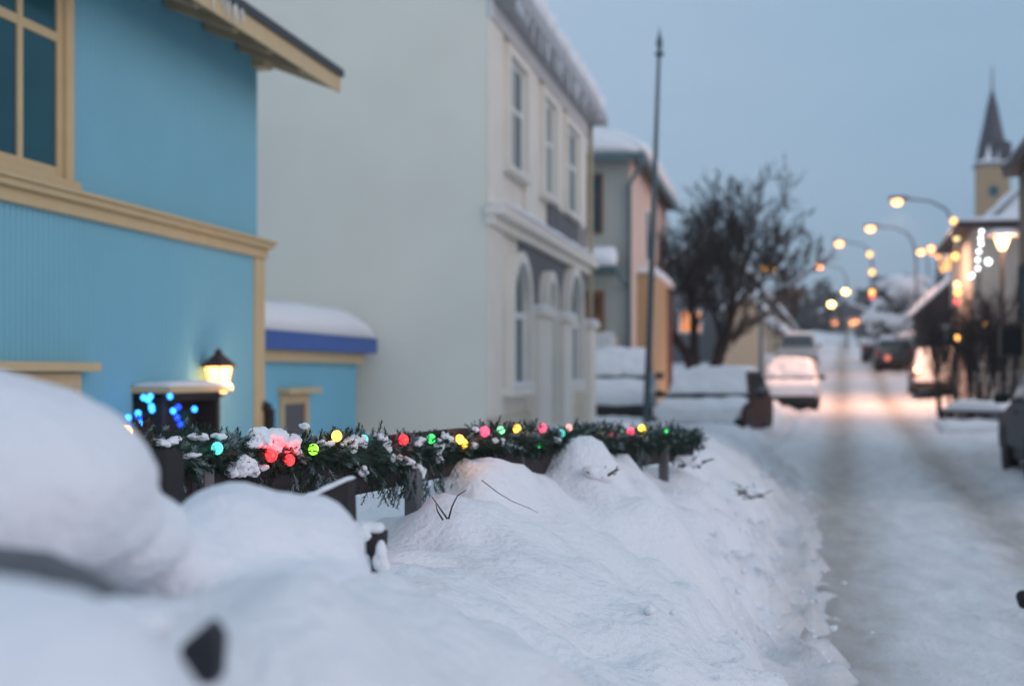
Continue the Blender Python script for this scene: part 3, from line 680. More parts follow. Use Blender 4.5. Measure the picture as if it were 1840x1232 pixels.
# ------------------------------------------------------------------ church
Yc = 150; p = P(1783, 600, Yc); zg = zr(Yc)
ch = thing('church', 'ochre church tower with dark spire and snowy ledge above the right-hand roofs', 'church', (p.x, Yc, zg), -RD)
hw = 1.62; zt_ = zz(300, Yc)-zg
MB().bb((-hw, -hw, -1), (hw, hw, zt_)).build('tower', OCHRE, ch)
MB().bb((-hw-.22, -hw-.22, zt_), (hw+.22, hw+.22, zt_+.25)).build('ledge', TEALP, ch)
mb = MB(); snow_pad(mb, (-hw-.25, -hw-.25, zt_+.25), (hw+.25, -hw-.25, zt_+.25), (hw+.25, hw+.25, zt_+.25), (-hw-.25, hw+.25, zt_+.25), .4, 1); mb.build('ledge_snow', SNOWF, ch, smooth=True)
mb = MB(); prof = [(1.72, zt_+.3), (1.45, zt_+2.0), (.98, zt_+4.2), (.52, zt_+6.6), (.10, zt_+8.2), (.06, zt_+10.6)]
prof = [(r, z) for r, z in prof]; mb.lathe(prof, (0, 0, 0), 8); mb.build('spire', SPIRE, ch)
mb = MB(); mb.bb((.55, -1.75, zt_+.3), (1.75, -.2, zt_+2.1)); mb.prism([(.45, zt_+2.1), (1.15, zt_+2.5), (1.85, zt_+2.1)], 'y', -1.85, -.2); mb.build('dormer', SPIRE, ch)
mb = MB(); 
for a in (-.9, .2): mb.add([(a, -1.62, zt_+.5), (a+.7, -1.6, zt_+.45), (a+.45, -1.3, zt_+2.3)], [(0, 1, 2)])
mb.build('spire_snow', SNOWF, ch)
zw = zz(347, Yc)-zg
w = MB(); n = 20
w.prism([(.55*math.cos(2*math.pi*i/n), zw+.62*math.sin(2*math.pi*i/n)) for i in range(n)], 'y', -hw-.06, -hw); w = w.build('window', TEALP, ch)
g_ = MB(); g_.prism([(.42*math.cos(2*math.pi*i/n), zw+.48*math.sin(2*math.pi*i/n)) for i in range(n)], 'y', -hw-.08, -hw-.061); g_.build('pane', GLASS, w)
nv_ = MB().prism([(-2.6, -1), (-2.6, zt_-11), (1.2, zt_-5.0), (5.0, zt_-11), (5.0, -1)], 'y', hw, hw+16).build('nave', OCHRE, ch)

# ------------------------------------------------------------------ fence, garland, bulbs
def FP(Y, off=0, z=0):   # point on the fence line, off = towards the street
    n = Vector((.928, -.371, 0)); q = Vector((FENCE(Y), Y, 0))+n*off; q.z = z; return q
gc_px = np.array([(200,826),(240,820),(330,814),(450,814),(560,812),(640,815),(760,812),(870,792),(960,790),(1050,790),(1160,788),(1235,790)], float)
def garland_z(Y):
    X = FENCE(Y); px = 920+FPX*X/Y; py = float(np.interp(px, gc_px[:,0], gc_px[:,1])); return zz(py, Y)
fe = thing('garden_fence', 'dark brown plank fence half buried in the snow bank under the garland', 'fence', FP(5.5, 0, .8), 0)
mb = MB()
rail = [(3.2, zz(812,3.2)-.05, .24), (4.2, garland_z(4.2)-.05, .22), (5.16, zz(895,5.16)+.16, .20), (6.05, zz(846,6.05)+.13, .19), (7.5, garland_z(7.5)-.06, .17), (9.6, garland_z(9.6)-.02, .15)]
for (a, za1, ha), (b, zb1, hb) in zip(rail[:-1], rail[1:]):
    p0, p1 = FP(a), FP(b)
    n = Vector((.928, -.371, 0))*.018
    mb.hexa([p0-n+Vector((0,0,za1-ha*.72)), p0+n+Vector((0,0,za1-ha*.72)), p1+n+Vector((0,0,zb1-hb*.72)), p1-n+Vector((0,0,zb1-hb*.72))],
            [p0-n+Vector((0,0,za1+ha*.28)), p0+n+Vector((0,0,za1+ha*.28)), p1+n+Vector((0,0,zb1+hb*.28)), p1-n+Vector((0,0,zb1+hb*.28))])
mb.build('rail', DKWOOD, fe, world=True)
GREYW = M('grey_weathered_post', (.13,.125,.13), .8, .3, 14, .3, 60, stretch=(1,1,.3))
for px in (345, 728, 1183):
    Y = fence_Y(px); p = FP(Y, .035)
    mb = MB(); mb.box((p.x, p.y, (garland_z(Y)+.3)/2+.0), (.055, .05, garland_z(Y)-.3), Matrix.Rotation(-R(21.8), 3, 'Z')); mb.build('post', GREYW, fe, world=True, bevel=.004)
mb = MB(); Y = fence_Y(735)
mb.path([P(742, 848, Y-.1), P(735, 872, Y-.12), P(728, 893, Y-.1)], .010, 6); mb.build('hook_strap', GREYW, fe, world=True)

ga = thing('garland', 'thick fir garland with coloured bulbs and snow clumps draped on the fence', 'garland', FP(5.5, 0, 1.1), 0)
def sprig(mb, p, d, ln_, nl, rg, nn=16):
    d = d.normalized(); a = d.cross(Vector((.3, .2, 1))).normalized(); b = d.cross(a)
    for k in range(nn):
        f = .12+.88*k/nn; q = p+d*ln_*f
        t = k*2.4+rg.random(); out = (a*math.cos(t)+b*math.sin(t))*.8+d*.75
        out = out.normalized()*nl*(1.1-.5*f); s = out.cross(d).normalized()*.0022
        i = len(mb.v); mb.v += [tuple(q-s), tuple(q+s), tuple(q+out+s*.4), tuple(q+out-s*.4)]; mb.f.append((i, i+1, i+2, i+3))
    i = len(mb.v); s = a*.0016
    mb.v += [tuple(p-s), tuple(p+s), tuple(p+d*ln_+s), tuple(p+d*ln_-s)]; mb.f.append((i, i+1, i+2, i+3))
rg = random.Random(21); fol = MB(); fro = MB(); core = MB()
Ys = [3.85+(9.65-3.85)*i/60 for i in range(61)]
def gr(Y): return 1.2*(.058+.014*math.sin(Y*5.1)+.012*math.sin(Y*11.3))*(1 if Y > 4.1 else .7+.3*max(0, (Y-3.85)/.25))*(1.05 if Y < 7 else 1.2)
core.path([FP(Y, .02, garland_z(Y)) for Y in Ys], [gr(Y)*.55 for Y in Ys], 8)
NS = 4600
for i in range(NS):
    Y = 3.85+(9.65-3.85)*rg.random(); c = FP(Y, .02, garland_z(Y)); t = rg.random()*2*math.pi
    along = Vector((.371, .928, 0)); n = Vector((.928, -.371, 0)); r = gr(Y)
    rad = n*math.cos(t)+Vector((0, 0, 1))*math.sin(t)
    st_ = c+rad*r*rg.uniform(.2, .75)+along*rg.uniform(-.02, .02)
    d = rad*rg.uniform(.5, 1)+along*rg.uniform(-1.3, 1.3)+Vector((0, 0, -.15))
    fr = rg.random() < .13+.22*max(0, math.sin(t))
    sprig(fro if fr else fol, st_, d, rg.uniform(.03, .056), rg.uniform(.013, .020), rg)
for i in range(260):           # sprays that hang down over the rail
    Y = rg.choice((4.45, 4.75, 5.35, 5.62, 6.4, 7.2, 8.3))+rg.gauss(0, .12); c = FP(Y, .05, garland_z(Y)-.05-.09*rg.random())
    sprig(fro if rg.random() < .25 else fol, c, Vector((rg.uniform(-.6,.6), rg.uniform(-.6,.6), -1)), rg.uniform(.05,.08), .02, rg)
core.build('stem', NEEDLE, ga, smooth=True, world=True)
fol.build('foliage', NEEDLE, ga, world=True)
f2 = fro.build('foliage', NEEDLF, ga, world=True); f2['label'] = 'frosted sprigs'
def gp(px, py, off=.06):
    Y = fence_Y(px); return P(px, py, Y-off*1.6)
clumps = [
 [(490,790,.045,.032),(470,786,.03,.03),(512,797,.035,.03),(455,795,.02,.02),(528,808,.02,.025)],
 [(425,835,.028,.018),(440,828,.022,.02),(450,845,.02,.018),(415,850,.018,.014),(468,838,.02,.012)],
 [(290,795,.03,.01),(310,790,.02,.009)],
 [(330,818,.04,.009),(300,822,.025,.008)],
 [(690,800,.022,.03),(683,785,.012,.016),(700,822,.022,.024),(722,826,.025,.016),(745,835,.024,.018),(758,850,.014,.022)],
 [(628,800,.024,.03),(640,790,.026,.018),(650,800,.022,.016)], [(648,843,.018,.014),(655,850,.012,.012)],
 [(808,800,.022,.026),(800,785,.016,.02),(780,808,.018,.03),(790,825,.012,.02)],
 [(905,795,.034,.020),(880,792,.03,.014),(920,800,.018,.024)],
 [(855,772,.018,.014)], [(1025,795,.03,.02)], [(1108,795,.03,.022)], [(935,800,.012,.02)], [(1060,805,.05,.03)],
 [(545,765,.014,.010)], [(1150,790,.04,.02)], [(610,800,.014,.008)], [(845,800,.03,.014)], [(755,790,.026,.012),(748,798,.02,.012)], [(585,795,.024,.010)], [(355,785,.03,.010)], [(995,790,.03,.013)], [(1200,792,.04,.014)], [(390,783,.022,.008)]]
for k, cl in enumerate(clumps):
    els = []
    cl2 = list(cl)+[tuple((p_+q_)/2 for p_, q_ in zip(c1, c2)) for c1, c2 in zip(cl[:-1], cl[1:])]
    for px, py, rx, rz_ in cl2:
        
        els.append((P(px, py, fence_Y(px)-.10), (rx*.8, rx*.7, rz_*.75)))
        for u in range(9):
            s_ = rg.uniform(.48, .8); Yq = fence_Y(px)-.095-rg.uniform(0, .03); k1 = FPX/Yq
            q = P(px+rg.uniform(-.62, .62)*rx*k1, py+rg.uniform(-.5, .5)*rz_*k1, Yq); els.append((q, (max(.007, rx*s_*rg.uniform(.7,1.5)), max(.007, rx*s_), max(.006, rz_*s_))))
    blobs('snow_clump', els, SNOWF, ga, vox=.004 if cl[0][0] < 800 else .006, smooth=2, disp=.014, dsize=.018)
BC = {'r': ((1.0, .03, .035), 3.2), 'o': ((1.0, .42, .04), 7), 'c': ((.12, .80, .72), 1.3), 'l': ((.35, .95, .06), 1.8), 'g': ((.05, .80, .16), 1.8), 'p': ((.30, .95, .45), 1.6), 'k': ((1.0, .08, .16), 2.2), 'y': ((1.0, .72, .05), 5), 'w': ((1.0, .45, .40), 1.3)}
NAMEC = {'r': 'red', 'o': 'orange', 'c': 'turquoise', 'l': 'lime', 'g': 'green', 'p': 'pale green', 'k': 'pink-red', 'y': 'yellow', 'w': 'pale pink'}
def bulb_mat(k):
    nm = 'bulb_'+k
    if nm in MATS: return MATS[nm]
    col, s = BC[k]; m = bpy.data.materials.new(nm); m.use_nodes = True; n = m.node_tree.nodes; l = m.node_tree.links
    b = n['Principled BSDF']; b.inputs['Base Color'].default_value = tuple(c*.7 for c in col)+(1,); b.inputs['Roughness'].default_value = .12
    b.inputs['Emission Color'].default_value = col+(1,); b.inputs['Emission Strength'].default_value = s
    vo = n.new('ShaderNodeTexVoronoi'); vo.inputs['Scale'].default_value = 90; tc = n.new('ShaderNodeTexCoord'); l.new(tc.outputs['Object'], vo.inputs['Vector'])
    mr = n.new('ShaderNodeMapRange'); mr.inputs[1].default_value = 0; mr.inputs[2].default_value = .8; mr.inputs[3].default_value = s*1.5; mr.inputs[4].default_value = s*.45
    l.new(vo.outputs['Distance'], mr.inputs[0]); l.new(mr.outputs[0], b.inputs['Emission Strength'])
    MATS[nm] = m; return m
SOCK = M('green_bulb_socket', (.015,.035,.02), .6, .2, 20)
bulbs = [(390,805,'c',21),(487,818,'r',24),(520,826,'r',15),(563,807,'l',17),(605,783,'o',19),(653,790,'c',12),(725,790,'r',19),(775,788,'g',12),(826,789,'o',10),(833,797,'o',10),(871,775,'k',19),(900,773,'p',12),(929,770,'o',13),(975,769,'k',16),(968,797,'g',12),(1009,778,'c',13),(1022,768,'w',11),(1072,785,'o',8),(1097,787,'k',11),(1118,779,'p',12),(1133,775,'k',14),(1153,771,'y',15),(1195,776,'g',12),(1223,782,'g',10)]
for px, py, k, dpx in bulbs:
    Y = fence_Y(px)-.145; q = P(px, py, Y); r = max(.018, min(.026, dpx*.47/FPX*Y))
    mb = MB(); mb.ball(q, r, 16, (1, 1, 1.08)); o = mb.build('bulb', bulb_mat(k), ga, smooth=True, world=True); o['label'] = NAMEC[k]+' bulb'
    MB().path([q+Vector((0, .012, -r*.8)), q+Vector((0, .03, -r*1.9))], .009, 8).build('socket', SOCK, o, world=True)
    if k in 'rko': lamp_light(ga, wmat(ga).inverted() @ (q+Vector((.01, -.03, .03))), BC[k][0], .22 if k == 'r' else .10, .02)
cab = MB(); pr = None
for px, py, k, dpx in sorted(bulbs):
    q = P(px, py, fence_Y(px)-.06)-Vector((0, 0, .04))
    if pr is not None: cab.path([pr, (pr+q)/2-Vector((0,0,.02)), q], .003, 4)
    pr = q
cab.build('cable', SOCK, ga, world=True)
# orange bulb beyond the big drift
q = P(226, 776, 3.6)
ob = thing('lit_bulb', 'lone orange bulb glowing at the edge of the big snow mound', 'bulb', q, 0)
MB().ball((0, 0, 0), .019, 16).build('globe', EM('orange_globe', (1.0, .45, .07), 9), ob, smooth=True)
MB().path([(0, 0, -.018), (.01, .02, -.06)], .009, 8).build('socket', SOCK, ob)
mb = MB(); mb.path([(.01, .02, -.06), (.03, .03, -.16), (.03, .05, -.5)], .012, 6); mb.build('stake', BLACK, ob)
lamp_light(ob, (.03, -.05, 0), (1, .42, .1), .10, .02)
MB()
tw = MB(); rg2 = random.Random(2)
for i in range(30): sprig(tw, P(245+rg2.uniform(-10,12), 790+rg2.uniform(-12,25), 3.75), Vector((rg2.uniform(-.6,.6), rg2.uniform(-.3,.3), rg2.uniform(.2,1))), .05, .018, rg2)
tw.build('fir_sprig', TWIG, ob, world=True)

# ------------------------------------------------------------------ foreground drifts and posts
def rad(px, Y): return px/FPX*Y
def E(px, py, Y, rx, ry, rz_): return (P(px, py, Y), (rad(rx, Y), ry, rad(rz_, Y)))
dA = blobs('snow_mound', [E(-60,862,1.9,335,.26,198), E(-320,840,2.0,300,.3,200), E(100,912,2.0,175,.22,126), E(215,962,2.2,135,.18,90), E(415,975,2.55,125,.2,108), E(330,1015,2.4,130,.18,85), E(480,990,2.6,120,.2,104), E(545,1000,2.65,108,.18,110), E(480,1065,2.5,190,.35,75)], SNOW, None, vox=.012, smooth=16, disp=.045, dsize=.2)
finish(dA, 'big soft snow mound heaped over the near end of the fence', 'snow mound')
dC = blobs('snow_mound', [E(-120,1330,1.15,480,.16,300), E(60,1370,1.15,300,.15,285), E(200,1440,1.2,200,.15,290)], SNOW, None, vox=.012, smooth=10, disp=.02, dsize=.12)
finish(dC, 'rounded snow mound in the bottom left corner nearest the viewer', 'snow mound')
db = thing('hollow_shade', 'added dark sheets standing for the shade in the hollow between the two nearest snow mounds', 'shade sheet', P(340, 1160, 1.35), 0)  # flat dark sheets added to stand for shade in the hollow
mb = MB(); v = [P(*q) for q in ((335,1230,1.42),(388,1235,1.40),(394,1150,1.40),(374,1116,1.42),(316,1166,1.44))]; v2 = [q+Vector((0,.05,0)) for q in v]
n = 5; mb.add(v+v2, [tuple(range(n)), tuple(range(2*n-1,n-1,-1))]+[(i,(i+1)%n,n+(i+1)%n,n+i) for i in range(n)]); mb.build('shade sheet', M('hollow_shade_dark', (.035,.036,.042), .8, .4, 12, .2, 60), db, world=True, bevel=.008)  # wedge whose dark colour paints the deepest shade of the hollow
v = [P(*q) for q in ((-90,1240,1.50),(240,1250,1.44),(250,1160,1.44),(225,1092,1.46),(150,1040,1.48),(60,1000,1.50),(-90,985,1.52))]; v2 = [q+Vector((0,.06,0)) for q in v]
n = 7; mb = MB(); mb.add(v+v2, [tuple(range(n)), tuple(range(2*n-1,n-1,-1))]+[(i,(i+1)%n,n+(i+1)%n,n+i) for i in range(n)]); mb.build('rail', M('hollow_shade_grey', (.13,.135,.15), .8, .35, 12, .2, 60), db, world=True, bevel=.01)  # rail here is an added sheet whose grey colour paints the shade under the big mound
blobs('snow_crust', [E(250,1118,1.40,65,.03,30), E(205,1090,1.41,50,.03,20)], SNOW, db, vox=.007, smooth=4, disp=.012, dsize=.05)
# post with slanted top and thin snow
sp = thing('fence_post', 'dark fence post with a slanted snow-dusted top beside the mound', 'post', P(590, 940, 3.3)-Vector((0,0,.3)), 0)
mb = MB(); f_ = [P(*q) for q in ((538,908,3.25),(624,864,3.3),(626,945,3.3),(610,990,3.3),(560,990,3.25))]
b_ = [q+Vector((.012, .07, 0)) for q in f_]; n = 5
mb.add(f_+b_, [tuple(range(5)), tuple(range(9, 4, -1))]+[(i, (i+1) % n, n+(i+1) % n, n+i) for i in range(n)]); mb.build('post', BLACK, sp, world=True, bevel=.002)
mb = MB(); snow_pad(mb, P(536,905,3.24), P(626,862,3.29), P(626,862,3.29)+Vector((.012,.075,0)), P(536,905,3.24)+Vector((.012,.075,0)), .012, 1, 14, 8, rough=.4, fr=20); mb.build('snow_cap', SNOWF, sp, smooth=True, world=True)
mb = MB(); mb.path([P(303,815,3.2), P(303,910,3.15)], .034, 8); o_ = mb.build('fence_post', BLACK, None); finish(o_, 'dark post stub in the gap between the two snow humps', 'post')
# snow-crusted stump
sk = thing('stump', 'short wooden stump crusted with clinging snow on the bank', 'stump', P(664, 1030, 3.35), 0)
c0 = P(664, 985, 3.35); mb = MB(); mb.path([c0+Vector((-.005,0,-.10)), c0, c0+Vector((.004,0,.045))], [.044,.041,.040], 12); mb.build('post', DKWOOD, sk, world=True)
for els in ([(P(652,948,3.33), (.034,.04,.018)), (P(676,948,3.33), (.022,.03,.014)), (P(630,945,3.34),(.02,.02,.010))], [(P(640,985,3.28), (.012,.02,.05)), (P(636,965,3.28),(.014,.02,.03)), (P(655,962,3.28),(.016,.012,.016))],
            [(P(685,995,3.28), (.014,.016,.035)), (P(690,1018,3.29),(.014,.016,.022)), (P(676,1010,3.28),(.010,.012,.02))], [(P(660,1015,3.31),(.010,.012,.03))]):
    blobs('snow_crust', els, SNOWF, sk, vox=.005, smooth=3, disp=.006, dsize=.02)
# twigs & buried shrubs
def twigs(name, label, base, lst, r=.004, mat=TWIG):
    t = thing(name, label, 'plant', base, 0)
    for pts in lst:
        MB().path(pts, [r*(1-.6*i/(len(pts)-1)) for i in range(len(pts))], 5).build('stem', mat, t, world=True)
    return t
Y = 4.75
twigs('dry_weed', 'two thin dry stems sticking out of the snow by the fence post', P(800, 928, Y), [[P(804,932,Y), P(790,912,Y), P(776,892,Y)], [P(796,934,Y),P(786,918,Y),P(783,905,Y)], [P(806,932,Y), P(812,910,Y), P(822,890,Y), P(838,880,Y)]], .0035)
Y = 5.1
twigs('dry_stalk', 'thin bent stalk lying across the snow bank', P(930, 905, Y), [[P(865,862,Y), P(895,885,Y), P(920,900,Y), P(950,912,Y), P(967,921,Y)]], .0018)
def buried(label, px, py, Y, seed):
    rg = random.Random(seed); t = thing('buried_shrub', label, 'shrub', P(px, py+12, Y), 0, 'shrubs buried in the snow bank')
    mb = MB()
    for i in range(16):
        a = P(px+rg.uniform(-25,25), py+rg.uniform(5,16), Y+rg.uniform(-.1,.1)); d = Vector((rg.uniform(-.10,.10), rg.uniform(-.08,.08), rg.uniform(.01,.06)))*Y/7
        mb.path([a, a+d*.6, a+d+Vector((rg.uniform(-.02,.02),0,.0))], [.007,.005,.002], 5)
    mb.build('branches', TWIG, t, world=True)
    s_ = [(P(px+rg.uniform(-14,14), py+rg.uniform(-4,8), Y-.05), (rg.uniform(.03,.06), .05, rg.uniform(.02,.035))) for i in range(7)]
    blobs('snow_clump', s_, SNOWF, t, vox=.01, smooth=3, disp=.01, dsize=.05)
buried('half-buried dark shrub halfway down the snow bank', 1078, 848, 6.9, 1)
buried('small buried shrub just below the end of the garland', 1235, 825, 9.2, 2)
buried('faint buried twigs on the bank by the road edge', 1350, 880, 10.5, 4)
# flagpole
Yf = 24.; fpx = 1163
fl = thing('flagpole', 'tall grey flagpole with pointed finial leaning slightly before the peach house', 'flagpole', P(1162, 800, Yf), 0)
mb = MB(); a = P(1160, 800, Yf); b = P(1184, 100, Yf); mb.path([a, a.lerp(b, .5), b], [.062, .05, .03], 12); mb.build('pole', STEEL, fl, smooth=True, world=True)
mb = MB(); c = P(1185, 98, Yf); mb.lathe([(.03,-.05),(.085,0),(.085,.02),(.03,.06),(.045,.12),(.06,.2),(.02,.34),(.004,.46)], c, 12); mb.build('finial', STEEL, fl, smooth=True, world=True)
mb = MB(); mb.bb((-.10,-.10,-.35), (.10,.10,.12)); mb.build('foot', GREYW, fl, bevel=.02)

# ------------------------------------------------------------------ trees
TMIN = .014
def grow(mb, p, d, ln_, r, depth, rg, spread, up, fine):
    pts = [p]; rads = [r]; n = 3
    for i in range(n):
        d = (d+Vector((rg.gauss(0,.13), rg.gauss(0,.13), rg.gauss(0,.10)+up))).normalized()
        p = p+d*ln_/n; pts.append(p); rads.append(max(TMIN, r*(1-.38*(i+1)/n)))
    mb[0 if r > fine else 1].path(pts, rads, 6 if r > fine else 3, cap=False)
    if depth == 0: return
    k = 3 if rg.random() < .55 else 2
    if depth <= 2: k = 3
    for j in range(k):
        q = pts[-1] if j == 0 else pts[1+int(rg.random()*2.4)]
        ax = Vector((rg.gauss(0,1), rg.gauss(0,1), rg.gauss(0,.7))).normalized()
        nd = (d+ax*spread*(.6 if j == 0 else 1.0)).normalized()
        grow(mb, q, nd, ln_*rg.uniform(.62, .86), rads[-1]*(.85 if j == 0 else .62), depth-1, rg, spread, up, fine)
def bare_tree(name, label, loc, stems, seed, depth=6, spread=.75, up=.05, ln=1.4, r=.13, cat='tree', fine=.02, bark=None, tmin=.014):
    global TMIN
    TMIN = tmin
    rg = random.Random(seed); t = thing(name, label, cat, loc, 0); a, b = MB(), MB()
    for i in range(stems):
        an_ = 2*math.pi*i/stems+rg.random(); k = .0 if stems == 1 else .42
        grow((a, b), Vector((math.cos(an_)*.1, math.sin(an_)*.1, -.3)), Vector((math.cos(an_)*k, math.sin(an_)*k, 1)), ln*rg.uniform(.85,1.15), r*rg.uniform(.8,1.1), depth, rg, spread, up, fine)
    a.build('trunk', bark or BARK, t, smooth=True); b.build('crown', bark or BARK, t)
    return t
Yt = 47; p = P(1262, 690, Yt)
bare_tree('bare_tree', 'large dark leafless tree with a dense round crown by the left pavement', (p.x, Yt, p.z), 4, 12, 7, .74, .08, 2.28, .24, fine=.03)
p = P(1735, 735, 36)
for i, (px, yy, sd, lab) in enumerate(((1700, 37, 3, 'dark bare shrub behind the left end of the low plank wall'), (1742, 36, 4, 'tall bare shrub in the middle of the low plank wall'), (1785, 34, 5, 'bare shrub beside the shaded lamp post'), (1815, 33, 8, 'bare shrub by the corner of the brown house'))):
    q = P(px, 735, yy); t = bare_tree('bare_shrub', lab, (q.x, yy, gz(q.x, yy)), 5, sd, 5, .36, .14, 1.05, .05, cat='shrub', fine=.014, tmin=.008)
    t['group'] = 'bare shrubs on the right'
def conifer(name, label, loc, h, r, mat, group=None, seed=0, tiers=16):
    rg = random.Random(seed); t = thing(name, label, 'tree', loc, rg.random()*6, group)
    MB().path([(0,0,-.5), (0,0,h*.9)], [h*.02, h*.006], 6).build('trunk', BARK, t)
    mb = MB()
    for i in range(tiers):
        f = i/tiers; z = h*(.08+.90*f); R_ = r*(1-f)**.85+.05*r; n = 13
        for j in range(n):
            a = 2*math.pi*(j+rg.random()*.7)/n; L_ = R_*rg.uniform(.65, 1.2); dz = -L_*.35-h*.01
            c, s = math.cos(a), math.sin(a); w_ = .16*L_+.04*r
            e = Vector((c*L_, s*L_, z+dz)); b_ = Vector((c*.05*L_, s*.05*L_, z+h*.02)); sd = Vector((-s, c, 0))*w_; m_ = b_.lerp(e, .55)
            k = len(mb.v); mb.v += [tuple(b_), tuple(m_+sd+Vector((0,0,-.06*L_))), tuple(e), tuple(m_-sd+Vector((0,0,-.06*L_)))]; mb.f.append((k, k+1, k+2, k+3))
    mb.build('crown', mat, t); return t
for i, (px, pt, pb, Y, w_, lab) in enumerate(((1451,520,575,190,26,'slim dark spruce left of the far street end'), (1487,515,580,185,30,'taller dark spruce above the far street end'), (1512,522,580,195,26,'dark spruce just behind the yellow far lamp'),
        (1584,500,600,110,40,'dark spruce beside the snow-laden shrub on the right'), (1430,545,590,180,46,'broad dark spruce at the left of the far wood'), (1465,550,590,200,46,'short broad spruce in the far wood'), (1545,545,590,215,60,'broad far spruce above the shop roof'))):
    a = P(px, pt, Y); b = P(px, pb, Y); z0 = zr(Y)+.1
    conifer('spruce', lab, (a.x, Y, z0), a.z-z0, rad(w_/2, Y)*1.3, CONIF, 'dark spruces at the end of the street', i)
mb = MB(); rg = random.Random(8)
for i in range(1500):      # far wood, reads as one dark mass
    px = rg.uniform(1390, 1640); Y = rg.uniform(225, 260); q = P(px, 600, Y); hgt = rg.uniform(.5, 1)*(8+5*mn.noise((px*.02, 0, 0))); z = zr(Y)+hgt*rg.random()
    s_ = rg.uniform(.6, 1.4); a = rg.random()*6; v = [Vector((q.x, Y, z))+Vector((math.cos(a+k*2.1)*s_, math.sin(a+k*2.1)*s_, rg.uniform(-1,1)*s_)) for k in range(3)]
    mb.add(v, [(0,1,2)])
finish(mb.build('far_wood', CONIF), 'dark wood closing the view at the end of the street', 'wood', kind='stuff')
# snow-laden tree right
q = P(1622, 610, 74); zb_ = zr(74)
sn = thing('snowy_tree', 'broad tree bowed under heavy white snow right of the dark cars', 'tree', (q.x, 74, zb_), 0)
MB().path([(0,0,-.3),(0,0,3)], [.2,.1], 8).build('trunk', BARK, sn)
mb = MB(); rg = random.Random(4)
for i in range(700):
    a = rg.random()*6.3; f = rg.random(); r_ = 1.9*math.sqrt(rg.random())*(1-.55*f); c = Vector((r_*math.cos(a), r_*math.sin(a), .5+4.0*f)); s_ = .22
    mb.add([c+Vector((rg.uniform(-s_,s_), rg.uniform(-s_,s_), rg.uniform(-s_,s_))) for k in range(3)], [(0,1,2)])
mb.build('crown', CONIF, sn)
els = []
for i in range(75):
    a = rg.random()*6.3; f = rg.random()**.8; r_ = 2.0*math.sqrt(rg.random())*(1-.45*f); s_ = rg.uniform(.28, .6)
    els.append((Vector((q.x+r_*math.cos(a), 74+r_*math.sin(a), zb_+.7+3.7*f)), (s_*1.2, s_, s_*.6)))
blobs('snow_load', els, SNOWF, sn, vox=.10, smooth=3, disp=.15, dsize=.5)
# hedge bank of dark shrubs behind right cars
for i, (px, Y, w_, h_, lab) in enumerate(((1665, 63, 1.6, 1.5, 'dark snow-flecked hedge behind the snowy right-hand car'), (1390, 86, 1.4, 1.1, 'dark shrub in front of the low white house'))):
    q = P(px, 640, Y); t = thing('dark_shrub', lab, 'shrub', (q.x, Y, zr(Y)+.2), 0); mb = MB(); rg = random.Random(i)
    for k in range(500):
        a = rg.random()*6.3; r_ = w_*math.sqrt(rg.random()); z = h_*rg.random()*(1.1-r_/w_*.5); s_ = .13
        c = Vector((r_*math.cos(a), r_*math.sin(a)*.6, z)); mb.add([c+Vector((rg.uniform(-s_,s_), rg.uniform(-s_,s_), rg.uniform(-s_,s_))) for u in range(3)], [(0,1,2)])
    mb.build('foliage', CONIF, t)
    blobs('snow_load', [(Vector((q.x+rg.uniform(-w_,w_)*.7, Y-.3+rg.uniform(-.3,.3), zr(Y)+.2+h_*rg.uniform(.7,1.05))), (.3,.3,.14)) for k in range(6)], SNOWF, t, vox=.06, smooth=3, disp=.05, dsize=.3)

# ------------------------------------------------------------------ street lamps
SOD = EM('sodium_lamp', (1.0, .35, .11), 8)
SODY = EM('yellow_far_lamp', (1.0, .66, .20), 14)
def street_lamp(label, hp, pole_px, Y, lens=.13, mat=SOD, watts=0, arm=True, yl=None):
    h = P(hp[0], hp[1], Y); bx = (pole_px-920)/FPX*Y; bz = gz(bx, Y)
    t = thing('street_lamp', label, 'street lamp', (bx, Y, bz), 0, 'street lamps along the road')
    top = h.z-bz; dx = h.x-bx
    mb = MB(); mb.path([(0,0,-.3), (0,0,1.2)], .09, 10); mb.path([(0,0,1.2), (0,0,top-1.3)], [.065,.05], 10)
    mb.path([(0,0,top-1.3), (dx*.04,0,top-.7), (dx*.18,0,top-.22), (dx*.45,0,top+.03), (dx*.85,0,top+.10)], [.05,.045,.04,.036,.032], 10)
    mb.build('post', STEEL, t, smooth=True)
    hd = MB(); hd.box((dx*.97, 0, top+.12), (.62, .26, .12)); hd = hd.build('lamp_head', STEEL, t, bevel=.04)
    MB().ball((dx*1.0, 0, top), lens, 14, (1.15, 1, .85)).build('lens', mat, hd, smooth=True)
    if watts: spot_down(t, (dx, 0, top-.22), (1.0, .52, .34), watts)
    return t
street_lamp('nearest street lamp with a long curved arm over the road', (1612,363), 1719, 45, .135, watts=2700)
street_lamp('second street lamp along the right, arm curving over the snowy car', (1564,411), 1646, 62, .165, watts=550)
street_lamp('third street lamp, with bulbs strung down its post', (1508,438), 1568, 80, .19, watts=350)
street_lamp('fourth street lamp, level with the top of the far spruces', (1472,479), 1522, 100, .2, watts=250)
street_lamp('small yellow lamp right above the far street end', (1520,524), 1545, 135, .27, SODY)
street_lamp('lowest and farthest yellow lamp over the street end', (1494,547), 1512, 165, .33, SODY)
street_lamp('pair of bright lamps on the right, the lower left one', (1655,453), 1668, 88, .2)
street_lamp('pair of bright lamps on the right, the upper right one', (1673,446), 1684, 96, .2)
